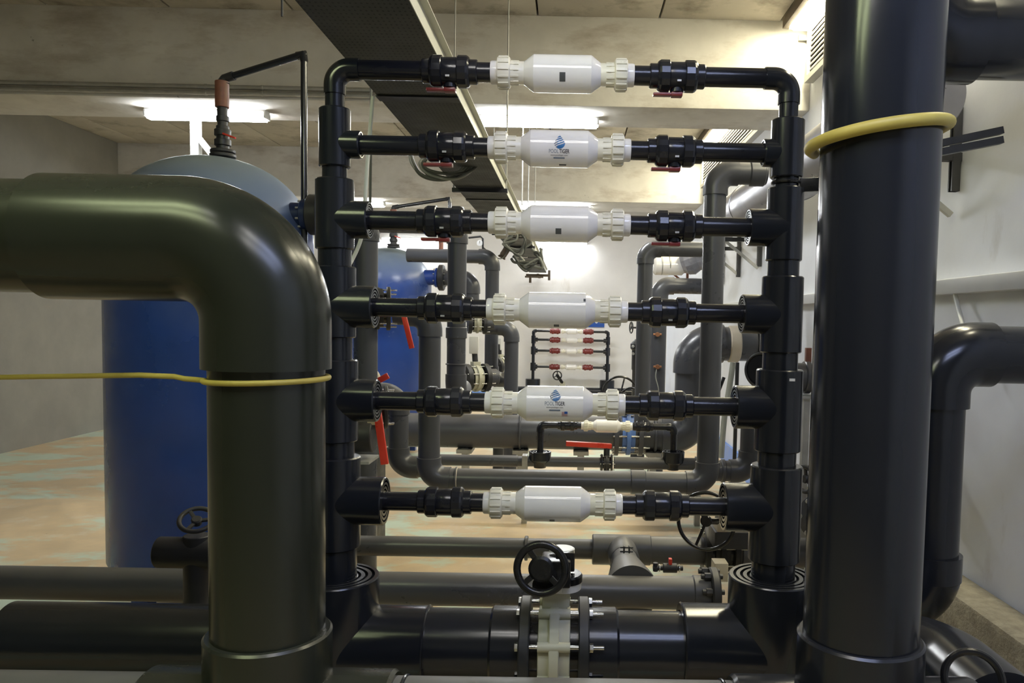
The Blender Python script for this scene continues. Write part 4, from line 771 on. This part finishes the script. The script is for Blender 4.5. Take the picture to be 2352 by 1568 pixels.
c = P(2235, 1560, 2.0); bm = NB(); torus(bm, frame(c, Vector((-.3, -1, .5))), .07, .010, 40, 10); solo('black_hose', 'black hose loop in the bottom right corner', 'hose', bm, 'black')

# ------------------------------------------------------------------ small rack on the far wall
DK = YB-.45; kk = DK/F; zr = [P(1310, y, DK).z for y in (761, 781, 806, 843)]; xl_, xr_ = P(1225, 800, DK).x, P(1396, 800, DK).x; zf_ = P(1310, 892, DK).z
t = thing('manifold_riser', 'small dark double riser of the rack on the far wall', 'pipe manifold', ((xl_+xr_)/2, DK, zf_-.1), 'far rack')
for x, s in ((xl_, 1), (xr_, -1)):
    bm = NB(); cyl(bm, (x, DK, zf_), (x, DK, zr[0]), 3.6*kk, seg=20); part('pipe', bm, 'pvc', t)
    p = Vector((x, DK, zr[0])); bm = NB(); pts, T = arc(p, Z, X*s, 5*kk); sweep(bm, [p-Z*(T+.02)]+pts+[p+X*s*(T+.02)], 4*kk, 16); part('elbow', bm, 'pvc', t)
    for j in (1, 2, 3):
        bm = NB(); h = (4.6+.6*j)*kk; cyl(bm, (x, DK, zr[j]-9*kk), (x, DK, zr[j]+9*kk), h, seg=20); cyl(bm, (x, DK, zr[j]), (x+s*10*kk, DK, zr[j]), 4.6*kk+.2*j*kk, seg=20); part('tee', bm, 'pvc', t)
    bm = NB(); cyl(bm, (x, DK, zf_-12*kk), (x, DK, P(1310, 871, DK).z), 17*kk, seg=28); part('base_tee', bm, 'pvc', t)
    bm = NB(); box(bm, (x, DK, (zf_-12*kk)/2), (.12, .12, zf_-12*kk)); part('foot', bm, 'galv', t)
    for j in range(4): bm = NB(); cyl(bm, (x, DK, zr[j]), (x+s*40*kk, DK, zr[j]), 2.7*kk, seg=14); part('branch_pipe', bm, 'pvc_black', t)
bm = NB(); cyl(bm, (xl_-.5, DK, zf_-6*kk), (xr_+.9, DK, zf_-6*kk), 9*kk, seg=28); part('header', bm, 'pvc', t)
VR = valve_meshes('pvc_red', 'pvc_red'); xm = (xl_+xr_)/2
FN = ['top', 'second', 'third', 'bottom']
for j in range(4):
    M = Matrix.Translation((xm+.02, DK, zr[j])) @ scl(1.02, 1, 1); t = thing('flow_cell', 'tiny white cell in the %s row of the far rack' % FN[j], 'water cell', M.translation, 'cells of the far rack', M)
    place('body', CELL[0], t, M)
    for s in (0, 1): place('neck', CELL[1][s], t, M); place('union_nut', CELL[2][s], t, M); place('end_collar', CELL[3][s], t, M)
    for s, lb in ((-1, 'left'), (1, 'right')):
        M = Matrix.Translation((xm+.02+s*38*kk, DK, zr[j])) @ scl(1.25, 1.25, 1.25) @ Matrix.Rotation(2.2, 4, 'X'); t = thing('ball_valve', 'tiny red ball valve at %s in the %s row of the far rack' % (lb, FN[j]), 'valve', M.translation, 'red valves of the far rack', M)
        for a in ('body', 'nutl', 'nutr', 'sockl', 'sockr'): place({'b': 'body', 'n': 'union_nut', 's': 'socket'}[a[0]], VR[a], t, M)
c = Vector((P(1292, 890, DK-.05).x, DK, zf_-6*kk)); t = thing('butterfly_valve', 'small cream valve with black wheel at the foot of the far rack', 'valve', c-Z*.1)
butterfly(t, Matrix.Translation(c), .09, 10*kk, 13*kk, 8, detail=False)
bm = NB(); box(bm, c+Z*16*kk, (12*kk, .1, 10*kk), None, .01); cyl(bm, c+Z*8*kk, c+Z*16*kk, .04, seg=12); part('gearbox', bm, 'valvecream', t)
wheel_part(t, frame(P(1280, 862, DK-.25), Vector((-.1, -1, .1)), Z), 11*kk, 1.4*kk, [math.radians(a) for a in (90, 210, 330)], 'black', hub=.3)
bm = NB(); cyl(bm, P(1280, 862, DK-.25), c+Z*18*kk, .035, seg=12); part('shaft', bm, 'black', t)
bm = NB(); box(bm, P(1368, 741, YB-.03), (S(40, YB), .02, S(20, YB)), None, .003); sg = solo('wall_sign', 'small blue sign with white marks on the far wall', 'sign', bm, 'signblue')
for px in (1356, 1370):
    bm = NB(); lathe(bm, frame(P(px, 739, YB-.042), -Y), [(0, 0), (0, S(3.4, YB)), (.002, S(3.4, YB)), (.002, 0)], 16); part('white_mark', bm, 'label_white', sg)
bm = NB(); p = P(1031, 961, 14.6); box(bm, Vector((p.x, 14.6, p.z/2)), (.42, .3, p.z), None, .01); solo('blue_plinth', 'pale blue painted plinth beyond the wide background pipe', 'plinth', bm, 'skirtblue')

# ------------------------------------------------------------------ cable tray, cables, conduits
ZT = H+.995; TX0, TX1 = -.885, -.525; TY0, TY1 = .6, 16.6
t = thing('cable_tray', 'long dark perforated cable tray hung overhead, running to the far wall', 'cable tray', (-.74, 8, ZT))
bounds = [TY0, 3.6, 6.6, 9.6, 12.6, TY1]
for ya, yb in zip(bounds, bounds[1:]):
    bm = NB(); box(bm, ((TX0+TX1)/2, (ya+yb)/2, ZT), (TX1-TX0, yb-ya-.004, .006)); part('sheet', bm, 'tray', t)
    for x, m, nm in ((TX1, 'traylip', 'side_rail'), (TX0, 'tray', 'side_rail')):
        bm = NB(); box(bm, (x, (ya+yb)/2, ZT+.03), (.006, yb-ya-.004, .065)); box(bm, (x+(.014 if x == TX1 else -.014), (ya+yb)/2, ZT+.062), (.03, yb-ya-.004, .004)); part(nm, bm, m, t)
for yy in (3.6, 6.6, 9.6, 12.6): bm = NB(); box(bm, ((TX0+TX1)/2, yy, ZT-.008), (TX1-TX0+.01, .08, .006)); part('joint_plate', bm, 'blackiron', t)
for yy, top in ((6.0, ZC), (7.9, ZB), (9.0, ZC), (10.6, ZC), (13.6, ZB)):
    for x in (TX1+.02, TX0-.02): bm = NB(); cyl(bm, (x, yy, ZT-.03), (x, yy, top), .006, seg=8); part('hanger_rod', bm, 'galv', t)
    bm = NB(); box(bm, ((TX0+TX1)/2, yy, ZT-.024), (TX1-TX0+.06, .04, .03)); part('cross_channel', bm, 'blackiron', t)
p = Vector(((TX0+TX1)/2, TY1, ZT)); bm = NB(); box(bm, p+Vector((0, 0, -.06)), (.5, .05, .05)); bar(bm, p+Vector((-.16, 0, -.06)), p+Vector((-.16, 0, -.22)), .06, .05); bar(bm, p+Vector((.24, 0, .05)), p+Vector((.24, 0, -.16)), .06, .05); bar(bm, p+Vector((-.3, .45, -.07)), p+Vector((.1, .45, -.07)), .04, .04); bar(bm, p+Vector((0, 0, -.05)), p+Vector((0, .89, -.05)), .05, .05)
solo('tray_bracket', 'rusty brown end bracket below the far end of the cable tray', 'bracket', bm, 'rustdark')
def cableset(name, pts, n, spread, r, label, m='cable'):
    t = thing(name, label, 'cable', pts[0]-Z*.05)
    for i in range(n):
        o = [Vector(p)+Vector((random.uniform(-1, 1), random.uniform(-1, 1)*.5, random.uniform(-1, 1)))*spread for p in pts]; bm = NB(); sweep(bm, smooth_pts(o, 8), r*random.uniform(.8, 1.15), 10); part('cable', bm, m if i % 3 else 'cable_light', t)
    return t
yc = 5.2
q = lambda px, py, d=yc: P(px, py, d)
cableset('cable_coil', [q(1080, 268), q(1092, 320), q(1104, 352), q(1085, 385), q(1040, 405), q(990, 398), q(972, 370), q(1000, 340)], 5, .022, .009, 'coil of grey cables hanging round the tray behind the second row valve')
cableset('cable_coil', [q(940, 340), q(946, 372), q(965, 398), q(995, 412), q(1030, 410), q(1058, 392), q(1075, 372)], 2, .006, .012, 'dark loose cable loop hanging left of the tray coil')
yc = 11.2
cableset('cable_bundle', [q(1190, 528), q(1180, 552), q(1160, 566), q(1190, 578), q(1212, 560), q(1206, 545)], 4, .03, .007, 'tangle of cables under the tray behind the third cell')
yc = 13.5
cableset('cable_bundle', [q(1186, 592), q(1195, 606), q(1215, 615), q(1236, 606), q(1243, 590), q(1232, 578)], 6, .035, .008, 'wound cable bundle near the far end of the tray')
p = P(1197, 581, 12.4); bm = NB(); box(bm, p, (.20, .14, .14), None, .008); solo('junction_box', 'grey junction box among the cables near the tray end', 'junction box', bm, 'galv')
p = P(1158, 577, 11.0); bm = NB(); cyl(bm, p+Vector((.05, 0, .05)), p-Vector((.02, 0, .06)), .05, seg=20); lathe(bm, frame(p-Vector((.02, 0, .06)), Vector((-.5, 0, -.9))), [(0, 0), (0, .04), (.03, .06), (.04, .05), (.04, 0)], 16); solo('spot_lamp', 'small brown unlit spotlight clipped to the tray among the cables', 'lamp', bm, 'rustdark')
for py, lb in ((197, 'upper'), (211, 'lower')):
    a, b = P(330, py, 7.24), P(868, py+6, 7.24); zz = (a.z+b.z)/2; bm = NB(); cyl(bm, (XL+.02, 7.26, zz), (b.x, 7.26, zz), .020, seg=16)
    for px in (470, 600, 760): xx = P(px, py, 7.26).x; cyl(bm, (xx, 7.26, zz), (xx+.02, 7.26, zz), .025, seg=12)
    solo('conduit', '%s of two grey conduits along the nearer beam' % lb, 'conduit', bm, 'galv')
bm = NB(); sweep(bm, smooth_pts([P(856, 222, 3.5), P(850, 300, 3.5), P(842, 400, 3.5), P(838, 470, 3.5), P(830, 545, 3.5), P(806, 602, 3.5), P(790, 620, 3.4)], 8), .0085, 12); solo('white_hose', 'thin white hose hanging behind the left riser', 'hose', bm, 'whitehose')
bm = NB(); sweep(bm, [Vector((P(853, 200, 4.4).x, 4.4, ZC)), P(852, 300, 4.4), P(850, 480, 4.4)], .007, 10); solo('hanging_cable', 'thin dark cable hanging straight beside the white hose', 'cable', bm, 'cable')
for px, y1_, d, lb in ((648, 38, 4.0, 'left'), (893, 46, 3.6, 'right')):
    a = P(px, y1_, d); bm = NB(); cyl(bm, a, Vector((a.x, d, ZC)), .006, seg=8); solo('hanger_rod', 'bare threaded rod hanging from the ceiling, %s of the near tray end' % lb, 'rod', bm, 'blackiron' if px < 700 else 'galv')
# white post and brace behind the nearest tank
a = P(450, 285, 7.9); t = thing('white_post', 'white steel post with diagonal brace under the left lamp', 'post', (a.x, 7.9, 0)); bm = NB(); box(bm, (a.x, 7.9, ZB/2), (.08, .08, ZB)); part('upright', bm, 'galv', t)
bm = NB(); bar(bm, P(458, 318, 7.88), P(500, 372, 7.88), .05, .05); part('brace', bm, 'galv', t)
bm = NB(); p = P(1846, 88, 7.28); box(bm, p-Y*.01, (.10, .02, .045)); box(bm, p+Vector((.05, -.03, 0)), (.02, .06, .045)); solo('angle_bracket', 'small grey angle bracket on the right end of the nearer beam', 'bracket', bm, 'galv')
# dark clutter at the far left edge
c = P(452, 1240, 3.0); t = thing('pump_valve', 'dark valve with small handwheel low at the left edge behind the olive riser', 'valve', c-Z*.2)
bm = NB(); cyl(bm, Vector((c.x, c.y, 0)), c+Z*.02, .05, seg=24); cyl(bm, c-X*.15-Z*.05, c+X*.15-Z*.05, .06, seg=24); part('body', bm, 'blackiron', t)
wheel_part(t, frame(c+Z*.08, Vector((.2, -.6, 1))), .07, .009, [0, 2.1, 4.2], 'blackiron', hub=.25)
